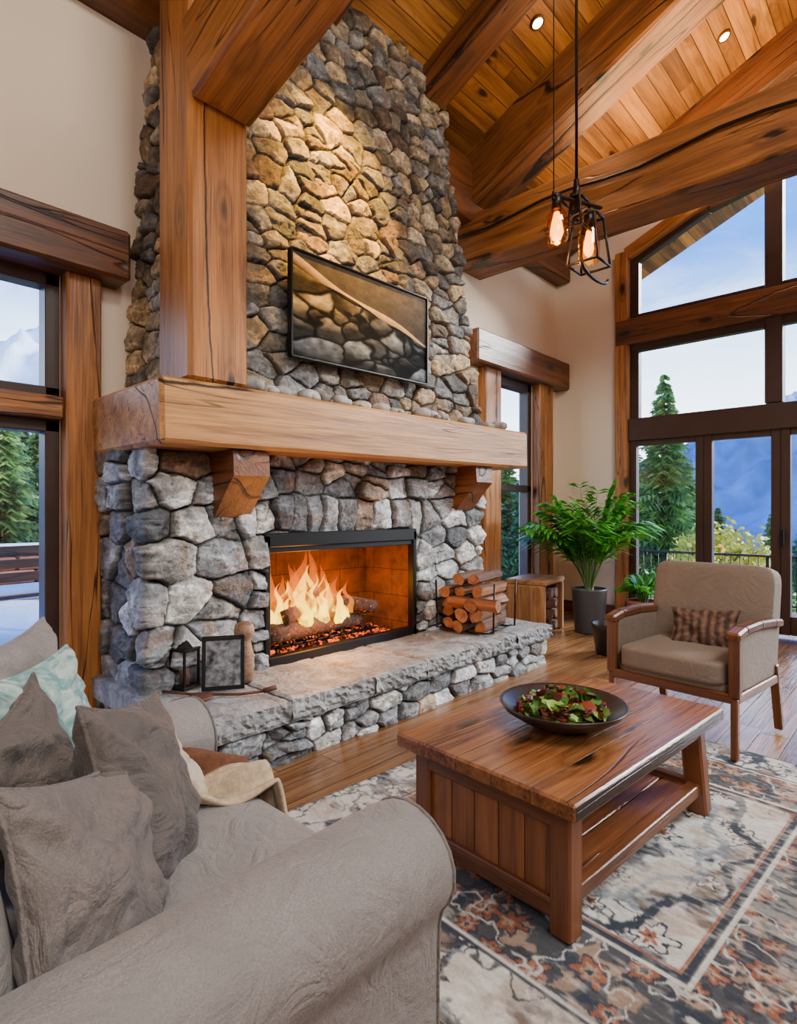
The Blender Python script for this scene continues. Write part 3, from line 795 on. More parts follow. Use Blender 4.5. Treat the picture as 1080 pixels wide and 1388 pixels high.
def rosettes(cell,r0,mask,seed,cols,keep=1.0):
    cx=np.floor(U/cell);cy=np.floor(V_/cell); rs=np.random.RandomState(seed).rand(60,60,4)
    a=rs[cx.astype(int)%60,cy.astype(int)%60]
    dx=U/cell-cx-.5-(a[...,0]-.5)*.4; dy=V_/cell-cy-.5-(a[...,1]-.5)*.4
    r=np.hypot(dx,dy)*cell; th=np.arctan2(dy,dx); rad=r0*(.55+.6*a[...,2])*(1+.28*np.cos(th*6+a[...,0]*6))
    q=r/rad+rag*.8; mask=mask*(a[...,3]<keep)
    lay(sstep(1.12,1.02,q)*mask,cols[0]); lay(sstep(.9,.8,q)*mask,cols[1]); lay(sstep(.5,.4,q)*mask,cols[2]); lay(sstep(.2,.12,q)*mask,cols[0])
inner=sstep(.60,.61,edge)
rosettes(.20,.052,inner,3,(slate,cream,rust),.7)
md=np.hypot((U-rw/2)/.62,(V_-rh/2)/.42); th=np.arctan2(V_-rh/2,U-rw/2); md=md*(1+.1*np.cos(th*8))+rag*.08
lay(sstep(.06,.03,np.abs(md-1))*inner,slate); lay(sstep(.05,.02,np.abs(md-.75))*inner*.8,grey)
band=lambda a,b: sstep(a-.003,a+.003,edge)*sstep(b+.003,b-.003,edge)
b0=band(-1,.25); lay(sstep(.034,.012,np.abs(fbm(U*7,V_*7,4,77)-.5+rag*.05))*b0*.9,slate); rosettes(.20,.06,b0,9,(slate,cream,grey),.7)
b1=band(.27,.55); lay(b1,np.array((.055,.056,.062))); lay(b1*sstep(.52,.58,fbm(U*15,V_*15,4,61))*.85,tan); lay(b1*sstep(.56,.60,fbm(U*19+5,V_*19,4,63))*.9,slate); rosettes(.12,.048,b1,6,(slate,rust,tan),.85)
lay(b1*sstep(.026,.008,np.abs(fbm(U*10+7,V_*10,3,66)-.5+rag*.04))*.9,cream*.9)
for a,b,c in((.25,.262,slate),(.262,.275,cream),(.55,.565,cream),(.565,.59,slate),(.59,.60,rust),(0,.02,slate)): lay(band(a,b),c)
wear=fbm(U*3.1+8,V_*3.1,4,91)
lay(sstep(.50,.66,wear*.6+fine*.45)*.30,cream)
C=C*(.66+.55*fine)[...,None]
an=math.radians(-4); cx,cy=2.36,.93
rc_=.16; xl=np.abs(U-rw/2)-(rw/2-rc_); yl=np.abs(V_-rh/2)-(rh/2-rc_)
out_=(xl>0)&(yl>0)&(np.hypot(xl,yl)>rc_)
lx=U-rw/2; ly=V_-rh/2
P=np.zeros((nx,ny,3)); P[...,0]=cx+lx*math.cos(an)-ly*math.sin(an); P[...,1]=cy+lx*math.sin(an)+ly*math.cos(an)
P[...,2]=.010*sstep(0,.012,edge)+.003*fine+.001
rug=grid_obj('area_rug',P,C,colmat('rug_wool',.95,90,.15,.4,.004,300),mask=~(out_[:-1,:-1]))

# ---------------------------------------------------------------- coffee table
an=math.radians(-4.3)
ct=empty('coffee_table',(1.53,.74,.016),an)
L_,W_=1.20,.75
mb=MB()
mb.box((L_/2,W_/2,.425),(L_,W_,.055),0,.008,grain=0)
for i in range(len(mb.G)):
    v=mb.V[i]; mb.G[i]=(v[0],v[1],v[2])
mb.obj('top',[M_tabletop],ct)
mb=MB()
for x,s in((.09,0),(L_-.11,1)):
    for y in(.085,W_-.085):
        if s==0: mb.beam((x,y,0),(x,y,.40),.075,.075,0,.008,(1,0,0))
        else: mb.beam((x+.07,y,0),(x-.02,y,.40),.06,.085,0,.008,(0,1,0))
mb.b2((.055,.1,.33),(.11,W_-.1,.40),0); mb.b2((.055,.1,.05),(.11,W_-.1,.11),0)
mb.b2((.06,.05,.345),(L_-.12,.09,.40),0); mb.b2((.06,W_-.09,.345),(L_-.12,W_-.05,.40),0)
mb.b2((.1,.06,.09),(L_-.06,.11,.14),0); mb.b2((.1,W_-.11,.09),(L_-.06,W_-.06,.14),0)
mb.b2((L_-.13,.1,.34),(L_-.09,W_-.1,.40),0); mb.b2((L_-.10,.1,.09),(L_-.05,W_-.1,.14),0)
mb.obj('legs_and_rails',[M_table],ct)
mb=MB()
for i in range(5):
    y=.122+i*.1035; mb.b2((.072,y,.10),(.095,y+.100,.34),0,.004,2)
for i in range(5):
    y=.11+i*.107; mb.b2((.1,y,.10),(L_-.1,y+.102,.122),0,.003,0)
mb.obj('end_panel_and_shelf',[M_panel],ct)
bw=empty('salad_bowl',(2.08,1.06,.470))
mb=MB(); mb.lathe((0,0,0),[(0,.004),(.085,.004),(.09,.0),(.1,.004),(.17,.03),(.225,.065),(.243,.088),(.24,.093),(.228,.085),(.17,.045),(.1,.02),(0,.015)],48)
mb.obj('bowl',[plain('dark_bowl_wood',(.018,.010,.008),.35,nscale=10,namt=.4)],bw)
mb=MB()
for i in range(240):
    a=rr(0,6.28);r=.16*math.sqrt(R()); x=r*math.cos(a);y=r*math.sin(a); z=.055+.055*(1-(r/.16)**2)+rr(0,.02)
    s=rr(.013,.034); n=7
    c=Vector((x,y,z)); nrm=Vector((rr(-1,1),rr(-1,1),rr(.2,1.2))).normalized(); t=nrm.orthogonal().normalized(); b=nrm.cross(t)
    V=[c]+[c+(t*math.cos(6.283*j/n)+b*math.sin(6.283*j/n))*s*rr(.7,1.2)+nrm*rr(-.012,.014) for j in range(n)]
    mb.add(V,[(0,1+j,1+(j+1)%n) for j in range(n)],random.choice((0,0,0,1,2,3,3)),True)
for i in range(46):
    a=rr(0,6.28);r=.16*math.sqrt(R()); mb.rbox((r*math.cos(a),r*math.sin(a),.062+.05*(1-(r/.16)**2)),(rr(.03,.05),rr(.025,.04),rr(.02,.03)),random.choice((2,3,3)),2.5,4,wr=.003)
mb.obj('salad',[plain('lettuce_green',(.055,.14,.012),.4,nscale=30,namt=.6),plain('herb_light_green',(.20,.32,.03),.4),plain('tomato_red',(.22,.022,.008),.3,nscale=20,namt=.5),plain('radicchio_brown',(.08,.018,.010),.35)],bw,recalc=False)

# ---------------------------------------------------------------- pillows
def pillow(mb,c,size,T,nrm,roll,mi=0,wrk=.014,n=40,pipe=None,asp=1.0):
    c=Vector(c); z=Vector(nrm).normalized(); up=Vector((0,0,1)); y=(up-z*up.dot(z)).normalized(); x=y.cross(z)
    cr,sr=math.cos(roll),math.sin(roll); x,y=x*cr+y*sr,y*cr-x*sr
    sx,sy=size/2*asp,size/2
    o=rr(0,40)
    def pt(u,v,s):
        X=u*sx*(1-.12*(1-v*v)); Y=v*sy*(1-.12*(1-u*u))
        t=max(0,(1-u*u)*(1-v*v))**.42
        w=float(vnoise(np.array([u*2.2+o]),np.array([v*2.2+s*9]))[0]-.5)*wrk*2.5*min(1,t*2)
        w-=max(0,1-abs(float(vnoise(np.array([u*3.2+v*1.6+o]),np.array([v*2.2-u+s*9]))[0]-.5))*9)*wrk*.9*min(1,t*2)
        an_=math.atan2(v,u); w+=math.sin(an_*13+o)*wrk*.8*(abs(u*v))**.6*min(1,t*4)
        return c+x*X+y*Y+z*(s*(T/2*t)+w*s)
    for s in(1,-1):
        V=[];G=[]
        for i in range(n+1):
            for j in range(n+1):
                u=math.sin((i/n-.5)*math.pi);v=math.sin((j/n-.5)*math.pi); V.append(pt(u,v,s)); G.append((u*sx,v*sy,s*.1))
        mb.add(V,[(i*(n+1)+j,(i+1)*(n+1)+j,(i+1)*(n+1)+j+1,i*(n+1)+j+1) for i in range(n) for j in range(n)],mi,True,G)
    if pipe is not None:
        pts=[]
        for k in range(4*14+1):
            q=k/14; e=int(q)%4; f=math.sin(((q-int(q))-.5)*math.pi)
            u,v=((f,-1),(1,f),(-f,1),(-1,-f))[e]; pts.append(pt(u,v,1))
        mb.tube(pts,.005,6,pipe,cap=False)
def pobj(name,mat,*a,**k):
    mb=MB(); pillow(mb,*a,mi=0,pipe=0,**k); o=mb.obj(name,[mat]); return o

# ---------------------------------------------------------------- sofa
sf=empty('sofa')
mb=MB()
def armprof(y0,s):
    pr=[(.045,.06),(.045,.30),(.042,.43)]
    for i in range(17):
        th=math.radians(222-i*(270/16)); pr.append((.130+math.cos(th)*.130,.545+math.sin(th)*.120))
    pr+=[(.225,.42),(.225,.06)]
    return [(y0+s*a,b) for a,b in pr]
fx=lambda t,a,b:(t,a,b)
mb.extr(armprof(.72,1),fx,(-.02,.955)); mb.extr(armprof(1.98,-1),fx,(-.02,.985))
pb=[(-.12,.06),(-.12,.68)]+[(-.03+math.cos(math.radians(180-i*15))*.09,.76+math.sin(math.radians(180-i*15))*.09) for i in range(1,13)]+[(.10,.45),(.10,.06)]
mb.extr(pb,lambda t,a,b:(a,t,b),(.74,1.96))
mb.rbox((.46,1.35,.19),(.94,.86,.24),0,10,8)
mb.obj('frame_upholstery',[M_sofa],sf)
mb=MB(); mb.rbox((.55,1.35,.385),(.86,.80,.17),0,7,16,puff=.12); mb.obj('seat_cushion',[M_sofa],sf)
mb=MB(); mb.rbox((.14,1.35,.66),(.22,.78,.44),0,4.5,14,rot=Matrix.Rotation(-.2,3,'Y')); mb.obj('back_cushion',[M_sofa],sf)
mb=MB()
for x in(.02,.90):
    for y in(.80,1.90): mb.cyl((x,y,0),(x,y,.07),.02,.028,12)
mb.obj('feet',[M_table],sf)
mb=MB()
for y0,s,xe in((.72,1,.95),(1.98,-1,.98)):
    pr=armprof(y0,s); cx_=sum(p[0] for p in pr)/len(pr); cy_=sum(p[1] for p in pr)/len(pr)
    mb.tube([(xe-.003,cx_+(a-cx_)*.975,cy_+(b-cy_)*.975) for a,b in pr],.0045,6,cap=False)
mb.obj('piping',[M_pil1],sf)
pobj('throw_pillow',M_pil1,(.375,1.09,.655),.37,.15,(.62,-.70,.36),-.28)
pobj('throw_pillow',M_pil2,(.56,1.31,.665),.43,.16,(.72,-.62,.28),-.24)
pobj('throw_pillow',M_teal,(.46,1.64,.755),.34,.13,(.60,-.72,.30),.05)
pobj('throw_pillow',M_pil2,(.385,1.49,.70),.34,.13,(.70,-.65,.25),.3)
pobj('throw_pillow',M_sofa,(.47,1.82,.78),.38,.15,(.60,-.70,.35),.12)
pobj('throw_pillow',M_cream,(.70,1.58,.61),.34,.12,(.55,-.55,.62),-.3)
nx=60;ny=40
U,V_=np.meshgrid(np.linspace(0,1,nx),np.linspace(0,1,ny),indexing='ij')
P=np.zeros((nx,ny,3)); P[...,0]=.66+.42*U; P[...,1]=1.45+.28*V_+.03*np.sin(U*6)
P[...,2]=.50+.02*np.sin(U*9+V_*4)+.018*np.sin(V_*14+U*5)+.010*np.sin(V_*31+U*9)-.20*sstep(.82,1.0,U)+.03*V_
Cc=np.where((V_<.45)[...,None],np.array((.42,.32,.21)),np.array((.12,.045,.02)))+0*P
tb=grid_obj('throw_blanket',P,Cc,colmat('throw_weave',.95,40,.3,.5,.006,200))
sm_=tb.modifiers.new('thick','SOLIDIFY'); sm_.thickness=.012

# ---------------------------------------------------------------- armchair
ac=empty('armchair',(3.36,.75,.016),math.radians(-6.8))
Wd=.68
mb=MB()
for y in(0,Wd):
    mb.beam((0,y,0),(0,y,.32),.036,.036,0,.006,(1,0,0)); mb.beam((0,y,.32),(0,y,.645),.055,.048,0,.008,(1,0,0))
    mb.beam((.68,y,0),(.58,y,.40),.036,.045,0,.006,(0,1,0))
    mb.beam((0,y,.315),(.60,y,.315),.04,.05,0,.006)
    pts=[(-.035,.640),(.08,.662),(.30,.665),(.52,.65),(.64,.635)]
    for i in range(4): mb.beam((pts[i][0],y,pts[i][1]),(pts[i+1][0]+.006,y,pts[i+1][1]),.070,.044,0,.010)
mb.beam((0,0,.315),(0,Wd,.315),.04,.05,0,.006)
mb.beam((.60,0,.315),(.60,Wd,.315),.04,.05,0,.006)
mb.obj('wood_frame',[M_table],ac)
mb=MB()
mb.rbox((.30,Wd/2,.345),(.60,Wd-.04,.08),0,12,8)
mb.rbox((.27,Wd/2,.43),(.62,Wd-.09,.13),0,9,18,puff=.08)
mb.rbox((.600,Wd/2,.66),(.17,Wd+.02,.60),0,10,18,rot=Matrix.Rotation(.17,3,'Y'))
mb.rbox((.33,.008,.49),(.60,.036,.30),0,12,8); mb.rbox((.33,Wd-.008,.49),(.60,.036,.30),0,12,8)
mb.obj('upholstery',[M_chair],ac)
mb=MB(); pillow(mb,(.39,Wd/2-.03,.585),.25,.10,(-.9,-.1,.40),.05,0,asp=1.55); mb.obj('lumbar_pillow',[M_pat],ac)

# ---------------------------------------------------------------- plants and pots
def palm(name,loc,potmat,potprof,fol,h,nf,spread,lmat):
    e=empty(name,loc)
    mb=MB(); mb.lathe((0,0,0),potprof,32)
    mb.lathe((0,0,0),[(potprof[-1][0],potprof[-1][1]-.03),(0,potprof[-1][1]-.03)],32,1)
    mb.obj('pot',[potmat,plain('soil',(.02,.012,.008),.95)],e,recalc=False)
    zt=potprof[-1][1]
    mb=MB()
    for i in range(nf):
        a=6.283*i/nf*2.4+rr(-.3,.3); el=rr(.25,1.0); Lf=h*rr(.7,1.0)
        pts=[];k=14
        for j in range(k+1):
            t=j/k; out=spread*el*(t**1.35); zz=Lf*(t-.48*el*t**2.4)
            pts.append(Vector((math.cos(a)*(out+.03),math.sin(a)*(out+.03),zt-.04+zz)))
        mb.tube(pts,[.009*(1-.8*j/k) for j in range(k+1)],5,0)
        for j in range(5,k+1):
            for sub in(0,.5):
                p=pts[j] if sub==0 else pts[j].lerp(pts[j-1],.5)
                t=j/k; d=(pts[j]-pts[j-1]).normalized(); sdv=d.cross(Vector((0,0,1)))
                if sdv.length<.05: sdv=Vector((-math.sin(a),math.cos(a),0))
                sdv.normalize(); ll=fol*(.45+.9*math.sin(math.pi*min(1,(t-.25)/.78)))
                for s in(1,-1):
                    dr=(sdv*s*.85+d*.7+Vector((0,0,rr(-.35,.15)))).normalized(); w=fol*.095
                    wd=dr.cross(Vector((0,0,1))).normalized()*w
                    tip=p+dr*ll+Vector((0,0,-ll*.28)); mid=p+dr*ll*.5
                    mb.add([p,mid+wd,tip,mid-wd],[(0,1,2,3)],1,False)
    mb.obj('fronds',[plain('palm_stem',(.08,.15,.03),.5),lmat],e,recalc=False)
M_leaf=plain('palm_leaf_green',(.070,.35,.018),.38,nscale=6,namt=.6)
palm('potted_palm',(5.95,2.72,0),plain('grey_planter',(.055,.058,.064),.5),[(0,0),(.14,0),(.15,.02),(.185,.46),(.19,.48),(.17,.48)],.27,1.40,40,.72,M_leaf)
palm('potted_fern',(6.38,2.30,0),plain('terracotta_pot',(.36,.10,.03),.6),[(0,0),(.11,0),(.12,.02),(.17,.30),(.18,.34),(.16,.34)],.12,.42,20,.24,M_leaf)
mb=MB(); mb.lathe((5.18,2.17,0),[(0,0),(.11,0),(.125,.02),(.155,.24),(.165,.28),(.15,.28),(.12,.06),(0,.05)],36); mb.obj('black_ceramic_pot',[plain('black_ceramic',(.012,.011,.012),.3)])
sc_=empty('log_side_table',(5.62,3.18,0),.15)
mb=MB(); mb.box((0,0,.56),(.62,.44,.06),0,.02); mb.box((-.28,0,.27),(.07,.42,.53),0,.02,grain=2); mb.box((.28,0,.27),(.07,.42,.53),0,.02,grain=2); mb.box((0,.18,.27),(.5,.04,.5),0,.005)
mb.obj('case',[wood('log_table_wood',(.13,.05,.018),(.42,.20,.075),.4)],sc_)
mb=MB()
for i in range(4):
    for j in range(4): log(mb,(-.17+i*.115,-.17,.075+j*.115),(-.17+i*.115,.15,.075+j*.115),.05,0,10,.1,3)
mb.obj('stored_logs',[M_bark],sc_)

# ---------------------------------------------------------------- pendant light
pl=empty('pendant_light',(2.45,1.18,0))
mb=MB(); zt=cz(1.18)
mb.cyl((0,0,2.78),(0,0,zt),.007,n=8); mb.cyl((-.08,.07,2.74),(-.08,.07,zt),.0025,n=6); mb.cyl((0,0,zt-.05),(0,0,zt+.02),.06,n=20)
mb.cyl((0,0,2.70),(0,0,2.80),.02,.012,12)
mb.beam((-.13,.05,2.70),(.13,-.06,2.70),.02,.012); mb.beam((-.12,.05,2.68),(-.12,.05,2.72),.012,.012,up=(1,0,0))
def cage(cx,cy,z0,z1,w0,w1):
    cs=[(-1,-1),(1,-1),(1,1),(-1,1)]
    for i in range(4):
        a=cs[i];b=cs[(i+1)%4]
        mb.tube([(cx+a[0]*w1,cy+a[1]*w1,z1),(cx+a[0]*w0,cy+a[1]*w0,z0)],.006,6)
        mb.tube([(cx+a[0]*w0,cy+a[1]*w0,z0),(cx+b[0]*w0,cy+b[1]*w0,z0)],.006,6)
        mb.tube([(cx+a[0]*w1,cy+a[1]*w1,z1),(cx+b[0]*w1,cy+b[1]*w1,z1)],.007,6)
    mb.cyl((cx,cy,z1-.05),(cx,cy,z1+.03),.022,n=12)
cage(.06,-.03,2.42,2.64,.070,.048)
cage(.02,.02,2.58,2.72,.06,.045)
mb.cyl((-.10,.045,2.64),(-.10,.045,2.71),.022,n=12)
mb.tube([(.06+math.cos(t*.35)*.14,-.06,2.39+math.sin(t*.35)*.04) for t in range(-9,1)],.008,6)
mb.obj('metalwork',[M_dark],pl)
def amber():
    m,nt,out=new_mat('amber_glass'); t=nd(nt,'ShaderNodeBsdfTransparent',{'Color':(1,.60,.22,1)}); g=nd(nt,'ShaderNodeBsdfGlossy',{'Color':(1,.8,.5,1),'Roughness':.05})
    mx=nd(nt,'ShaderNodeMixShader',{0:.15,1:t.outputs[0],2:g.outputs[0]}); nt.links.new(mx.outputs[0],out.inputs[0]); return m
mb=MB()
mb.lathe((-.10,.045,2.48),[(.0,.0),(.035,.005),(.05,.03),(.052,.10),(.042,.14),(.022,.17)],20)
mb.lathe((.06,-.03,2.44),[(.048,.0),(.048,.13),(.03,.17),(.02,.18)],20)
mb.obj('glass_shades',[amber()],pl)
M_bulb=plain('bulb_filament',(1,.5,.1),.4,emis=(1,.55,.05),estr=6)
mb=MB(); mb.lathe((-.10,.045,2.50),[(0,0),(.018,.01),(.030,.04),(.024,.08),(.012,.13)],16); mb.lathe((.06,-.03,2.46),[(0,0),(.015,.01),(.024,.035),(.02,.07),(.01,.12)],16)
mb.obj('bulbs',[M_bulb],pl)
M_dl=plain('downlight_lens',(1,.9,.7),.4,emis=(1,.72,.38),estr=25)
sl=math.atan(SL)
for (x,y) in((4.45,2.50),(2.55,2.2),(6.3,1.5),(3.2,1.3),(0.3,2.2)):
    e=empty('recessed_downlight',(x,y,cz(y)-.012)); e.rotation_euler=(-sl,0,0)
    mb=MB(); mb.lathe((0,0,0),[(.045,-.008),(.06,-.008),(.064,.01),(.045,.01)],24); mb.obj('trim_ring',[M_timberdk],e)
    mb=MB(); mb.lathe((0,0,0),[(.046,-.002),(0,-.002)],24); mb.obj('lens',[M_dl],e)

# ---------------------------------------------------------------- exterior
M_snow=plain('snow',(.74,.78,.84),.8,nscale=2,namt=.08,bscale=8,bst=.4,bd=.05)
M_deck=wood('deck_boards',(.13,.10,.08),(.32,.27,.23),.8,plank=.14,plen=3,var=.3)
mb=MB(); mb.b2((7.3,-6,-.45),(11,6,-.30),0,.01,0); mb.obj('deck',[M_deck])
mb=MB(); mb.b2((-6,3.9,-.25),(6.9,9,-.10),0,.01,0); mb.obj('deck',[M_deck])
nx=90;ny=50
U,V_=np.meshgrid(np.linspace(-6,6.8,nx),np.linspace(3.95,8.9,ny),indexing='ij')
P=np.stack([U,V_,-.08+.22*fbm(U*.9,V_*.9,4,5)+.22*sstep(5.5,8.5,V_)],-1); grid_obj('snow_drift',P,None,M_snow)
def railing(name,p0,p1,z0,h):
    mb=MB(); p0=Vector(p0);p1=Vector(p1);n=int((p1-p0).length/.13)
    mb.beam(p0+Vector((0,0,z0+h)),p1+Vector((0,0,z0+h)),.06,.04,0); mb.beam(p0+Vector((0,0,z0+.1)),p1+Vector((0,0,z0+.1)),.04,.03,0)
    for i in range(n+1):
        q=p0.lerp(p1,i/n); w=.03 if i%12==0 else .008; mb.cyl(q+Vector((0,0,z0)),q+Vector((0,0,z0+h)),w,n=6)
    mb.obj(name,[M_black])
railing('deck_railing',(10.9,-5.9,0),(10.9,5.9,0),-.297,.88)
mb=MB()
for i in range(14):
    for j in range(3): mb.box((-1.2+i*.42+(.2 if j%2 else 0),8.2,.36+j*.16),(.40,.28,.15),0,.02)
mb.b2((-1.5,8.02,.83),(5,8.4,.91),1,.02)
mb.obj('stone_planter_box',[plain('red_brick',(.28,.085,.04),.8,nscale=8,namt=.4),M_snow])
bn=empty('patio_bench',(1.55,6.3,.1),.2)
mb=MB()
for i in range(4): mb.b2((-.7,-.25+i*.13,.42),(.7,-.14+i*.13,.45),0)
for x in(-.62,.62):
    mb.b2((x-.03,-.22,0),(x+.03,-.16,.42),0); mb.b2((x-.03,.2,0),(x+.03,.26,.85),0)
for i in range(3): mb.b2((-.7,.22,.52+i*.13),(.7,.25,.61+i*.13),0)
mb.rbox((0,-.02,.47),(1.3,.44,.09),1,3,8)
mb.obj('bench',[M_timberdk,M_snow],bn)

def pine_mesh(name,h,rad,seed,mats):
    random.seed(seed); mb=MB()
    mb.cyl((0,0,0),(0,0,h*.97),h*.018,.01,8,0)
    lv=int(h*5.5)
    for i in range(lv):
        t=(i+1)/lv; z=h*(.06+.93*t); Lr=rad*(1-t)**.85*rr(.7,1.15)+.06; nb=11
        for j in range(nb):
            a=6.283*j/nb+rr(-.3,.3); L=Lr*rr(.65,1.2); d=Vector((math.cos(a),math.sin(a),-.25+.35*t)); sdv=Vector((-math.sin(a),math.cos(a),0))
            p0=Vector((0,0,z+rr(-.08,.08)))
            for k in range(6):
                f=(k+.6)/6; p=p0+d*L*f+Vector((0,0,-L*.12*f*f)); w=L*.26*(1.15-f)+.09
                for s in(1,-1):
                    tip=p+d*w*.9+sdv*s*w+Vector((0,0,-w*rr(.1,.9)))
                    mb.add([p-d*w*.4,p+d*w*.3+Vector((0,0,.05)),tip],[(0,1,2)],random.choice((1,1,2)))
            mb.add([p0+sdv*.04,p0-sdv*.04,p0+d*L*1.05+Vector((0,0,-L*.12))],[(0,1,2)],1)
    o=mb.obj(name,mats,recalc=False); return o
M_trunk=plain('pine_trunk',(.08,.05,.03),.9)
M_need=plain('pine_needles',(.09,.19,.055),.75,nscale=1.3,namt=.6)
M_need2=plain('pine_needles_light',(.20,.34,.09),.75,nscale=1.3,namt=.5)
def gz(d): return -3.5-.035*d
def ground_at(x,y):
    d=math.hypot(x,y); return gz(d)+3*(float(fbm(np.array([x*.05]),np.array([y*.05]),4,3)[0])-.5)
t1=pine_mesh('pine_tree',9,1.9,5,[M_trunk,M_need,M_need2]); t1.location=(19.9,6.5,ground_at(19.9,6.5)-.2); t1.scale=(1.15,1.15,(6.0-ground_at(19.9,6.5))/9)
t2=pine_mesh('pine_tree',8,2.1,9,[M_trunk,M_need,M_need2]); 
random.seed(21)
HS={t1.data.name:9,t2.data.name:8}
def place(x,y,top_,ob=None):
    src=random.choice((t1,t2)); g=ground_at(x,y)-.2
    if ob is None:
        s=(top_-g)/HS[src.data.name]
        o=bpy.data.objects.new('pine_tree',src.data); SC.objects.link(o)
    else: o=ob; s=(top_-g)/HS[o.data.name]
    o.location=(x,y,g); o.scale=(s,s,s); o.rotation_euler=(0,0,rr(0,6))
place(19.6,7.6,3.4,t2)
for az in np.arange(2,42,1.6):
    for k in range(2):
        a=math.radians(az+rr(-1,1)); d=rr(24,44); e=np.interp(az,[2,8,11,14,18,24,30,40],[.0,-.02,-.02,.0,.09,.12,.10,.1])
        place(d*math.cos(a),d*math.sin(a),1.3+d*(e+rr(-.05,.03)))
for az in np.arange(48,100,1.5):
    for k in range(3):
        a=math.radians(az+rr(-1,1)); d=rr(13,26); place(d*math.cos(a),d*math.sin(a),1.3+d*rr(.05,.15))
def bush(name,loc,r,mat,n=2600):
    mb=MB(); e=empty(name,loc)
    for i in range(n):
        v=Vector((random.gauss(0,1),random.gauss(0,1),random.gauss(0,1))).normalized(); v=v*r*rr(.5,1.0)*(1+.25*math.sin(v.x*7)*math.cos(v.y*6+v.z*5)); v.z*=.9
        s=rr(.04,.09)*r; a=Vector((rr(-1,1),rr(-1,1),rr(-1,1))).normalized(); b=a.orthogonal().normalized()
        mb.add([v-a*s,v+b*s*.6,v+a*s,v-b*s*.6],[(0,1,2,3)],0)
    mb.obj('foliage',[mat],e,recalc=False)
    mb=MB()
    mb.cyl((0,0,ground_at(loc[0],loc[1])-loc[2]-.2),(0,0,0),.1*r,.05*r,8)
    for i in range(8):
        a=6.28*i/8; mb.tube([(0,0,-.5*r),(math.cos(a)*.4*r,math.sin(a)*.4*r,.1*r),(math.cos(a)*.7*r,math.sin(a)*.7*r,.4*r)],[.04*r,.03*r,.01*r],5)
    mb.obj('branches',[M_trunk],e)
bush('autumn_tree',(16.6,4.05,-.15),1.25,plain('autumn_leaf',(.50,.44,.02),.6,nscale=3,namt=.4),3200)
bush('green_shrub',(13.2,4.6,-1.0),1.1,plain('shrub_leaf',(.10,.24,.04),.6,nscale=3,namt=.5))
bush('green_shrub',(13.4,2.4,-1.15),1.1,plain('shrub_leaf_b',(.13,.27,.04),.6,nscale=3,namt=.5))
th=np.linspace(-1.0,2.6,100); rr_=np.linspace(12,420,60)
TH,RR=np.meshgrid(th,rr_,indexing='ij')
X=RR*np.cos(TH);Y=RR*np.sin(TH); Z=-3.5-RR*.035+3*(fbm(X*.05,Y*.05,4,3)-.5)
P=np.stack([X,Y,Z],-1)
grid_obj('ground',P,None,plain('forest_ground',(.08,.13,.05),.9,nscale=.2,namt=.4))
TH,RR=np.meshgrid(np.linspace(-.6,2.2,500),np.linspace(150,420,150),indexing='ij')
deg=np.degrees(TH)
hgt=np.interp(deg,[-30,0,6,9,12,16,19,23,30,50,68,74,77,82,100,120],[30,42,50,46,38,31,22,14,14,30,60,76,70,56,46,30])
prof=np.exp(-((RR-280)/70)**2)
X=RR*np.cos(TH);Y=RR*np.sin(TH)
rid=1-np.abs(fbm(X*.022,Y*.022,5,31)*2-1)
rid2=1-np.abs(fbm(X*.07,Y*.07,5,36)*2-1)
Z=-18+(hgt+14)*prof*(.60+.44*rid)+(rid2-.6)*14*prof+6*(fbm(X*.16,Y*.16,5,32)-.5)*prof
snow=sstep(20,40,Z+22*(fbm(X*.08,Y*.08,4,33)-.5))*sstep(40,60,deg)
snow=np.maximum(snow,.45*sstep(28,40,Z+26*(fbm(X*.1,Y*.1,4,37)-.5)))
base=np.stack([.075+0*Z,.20+0*Z,.42+0*Z],-1)*(.2+1.5*fbm(X*.12,Y*.12,5,34))[...,None]  # blue distance haze mixed into the mountain's own colour
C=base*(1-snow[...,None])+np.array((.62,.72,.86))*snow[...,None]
grid_obj('mountain_range',np.stack([X,Y,Z],-1),C,colmat('hazy_mountain',1.0,.05,.2,.3,1.0,.3))

# ---------------------------------------------------------------- world
w=bpy.data.worlds.new('World'); bpy.context.scene.world=w; w.use_nodes=True; nt=w.node_tree; nt.nodes.clear()
out=nt.nodes.new('ShaderNodeOutputWorld'); tc=nd(nt,'ShaderNodeTexCoord').outputs['Generated']
s=nd(nt,'ShaderNodeSeparateXYZ',{0:tc}); z=s.outputs[2]
sky=mix(nt,mapr(nt,z,.14,.38),(.45,.70,.98),(.022,.135,.50))
cl=noise(nt,vscale(nt,tc,(1.6,1.6,5)),1.6,6,.6,.6)
cm=mth(nt,'MULTIPLY',mapr(nt,cl,.50,.66),mapr(nt,z,.24,.38,.9,.05))
cm=mth(nt,'MAXIMUM',cm,mth(nt,'MULTIPLY',mapr(nt,z,.14,.32,1.0,0.0),mapr(nt,cl,.36,.56,.35,.95)))
sky=mix(nt,cm,sky,(.97,.98,1.0))
bg=nd(nt,'ShaderNodeBackground',{'Color':sky,'Strength':6.2}); nt.links.new(bg.outputs[0],out.inputs[0])

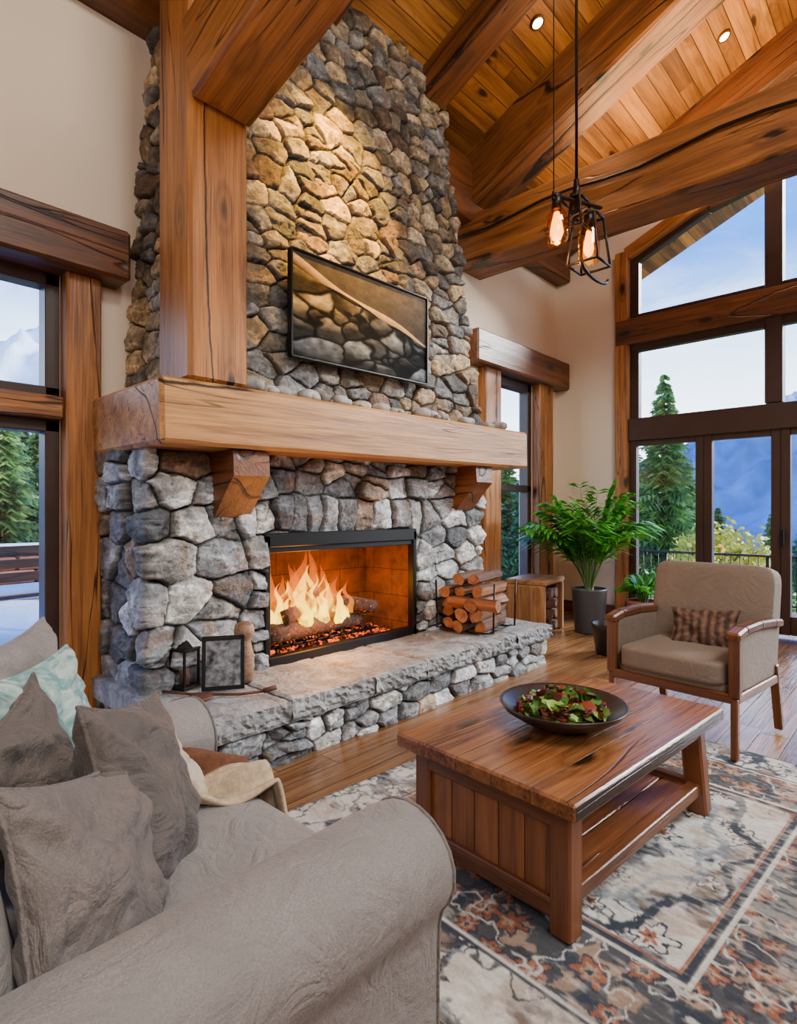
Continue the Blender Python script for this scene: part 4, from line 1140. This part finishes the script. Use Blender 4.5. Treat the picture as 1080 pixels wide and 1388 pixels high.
# ---------------------------------------------------------------- lights
def light(name,typ,loc,energy,col,target=None,**k):
    l=bpy.data.lights.new(name,typ); l.energy=energy; l.color=col
    for a,b in k.items(): setattr(l,a,b)
    o=bpy.data.objects.new(name,l); SC.objects.link(o); o.location=loc
    if target is not None: o.rotation_euler=(Vector(target)-Vector(loc)).to_track_quat('-Z','Y').to_euler()
    return o
light('sun','SUN',(0,0,20),13.0,(1,.97,.92),target=(-7.6,5.0,20-4.2),angle=math.radians(18))
light('fire_glow','POINT',(2.55,3.15,.80),16,(1,.34,.04),shadow_soft_size=.12)
light('fire_glow','POINT',(2.98,3.3,.70),8,(1,.34,.04),shadow_soft_size=.10)
light('fire_glow','POINT',(2.5,2.90,.60),20,(1,.36,.07),shadow_soft_size=.12)
light('chimney_spot','SPOT',(2.62,1.75,5.55),5200,(1,.50,.04),target=(2.74,3.12,3.55),spot_size=math.radians(36),spot_blend=1.0,shadow_soft_size=.05)
light('room_fill','AREA',(1.6,-1.6,5.2),280,(1,.96,.90),target=(2.4,1.6,0),shape='RECTANGLE',size=2.2,size_y=1.2)  # added soft fill behind the camera, no fixture modelled
light('room_fill','AREA',(-1.4,-2.2,3.6),105,(1,.97,.94),target=(2.2,2.4,1.2),shape='RECTANGLE',size=1.6,size_y=1.4)  # second added fill, low behind the camera
light('ceiling_bounce_fill','AREA',(5.1,1.4,4.45),80,(1,.66,.30),target=(4.9,1.2,7),shape='RECTANGLE',size=.3,size_y=3.5)  # added upward fill, stands in for warm bounce on the ceiling
light('ceiling_bounce_fill','AREA',(6.2,1.3,4.6),60,(1,.66,.30),target=(6.1,1.2,7),shape='RECTANGLE',size=.5,size_y=1.5)  # same added bounce fill, nearer the gable wall
light('pendant_glow','POINT',(2.35,1.22,2.40),9,(1,.5,.15),shadow_soft_size=.05)
for (x,y,e) in((4.45,2.5,90),(6.3,1.5,70),(3.2,1.3,80),(.3,2.2,50)):
    light('downlight_beam','SPOT',(x,y,cz(y)-.06),e,(1,.74,.44),target=(x,y,0),spot_size=math.radians(80),spot_blend=.6,shadow_soft_size=.05)

# ---------------------------------------------------------------- camera
cam=bpy.data.cameras.new('camera'); co=bpy.data.objects.new('camera',cam); SC.objects.link(co)
cam.sensor_fit='HORIZONTAL'; cam.sensor_width=36; cam.lens=26.0; cam.clip_start=.02; cam.clip_end=2000
co.location=(0,0,1.3); co.rotation_euler=(math.radians(90),0,math.radians(-47.1))
bpy.context.scene.camera=co
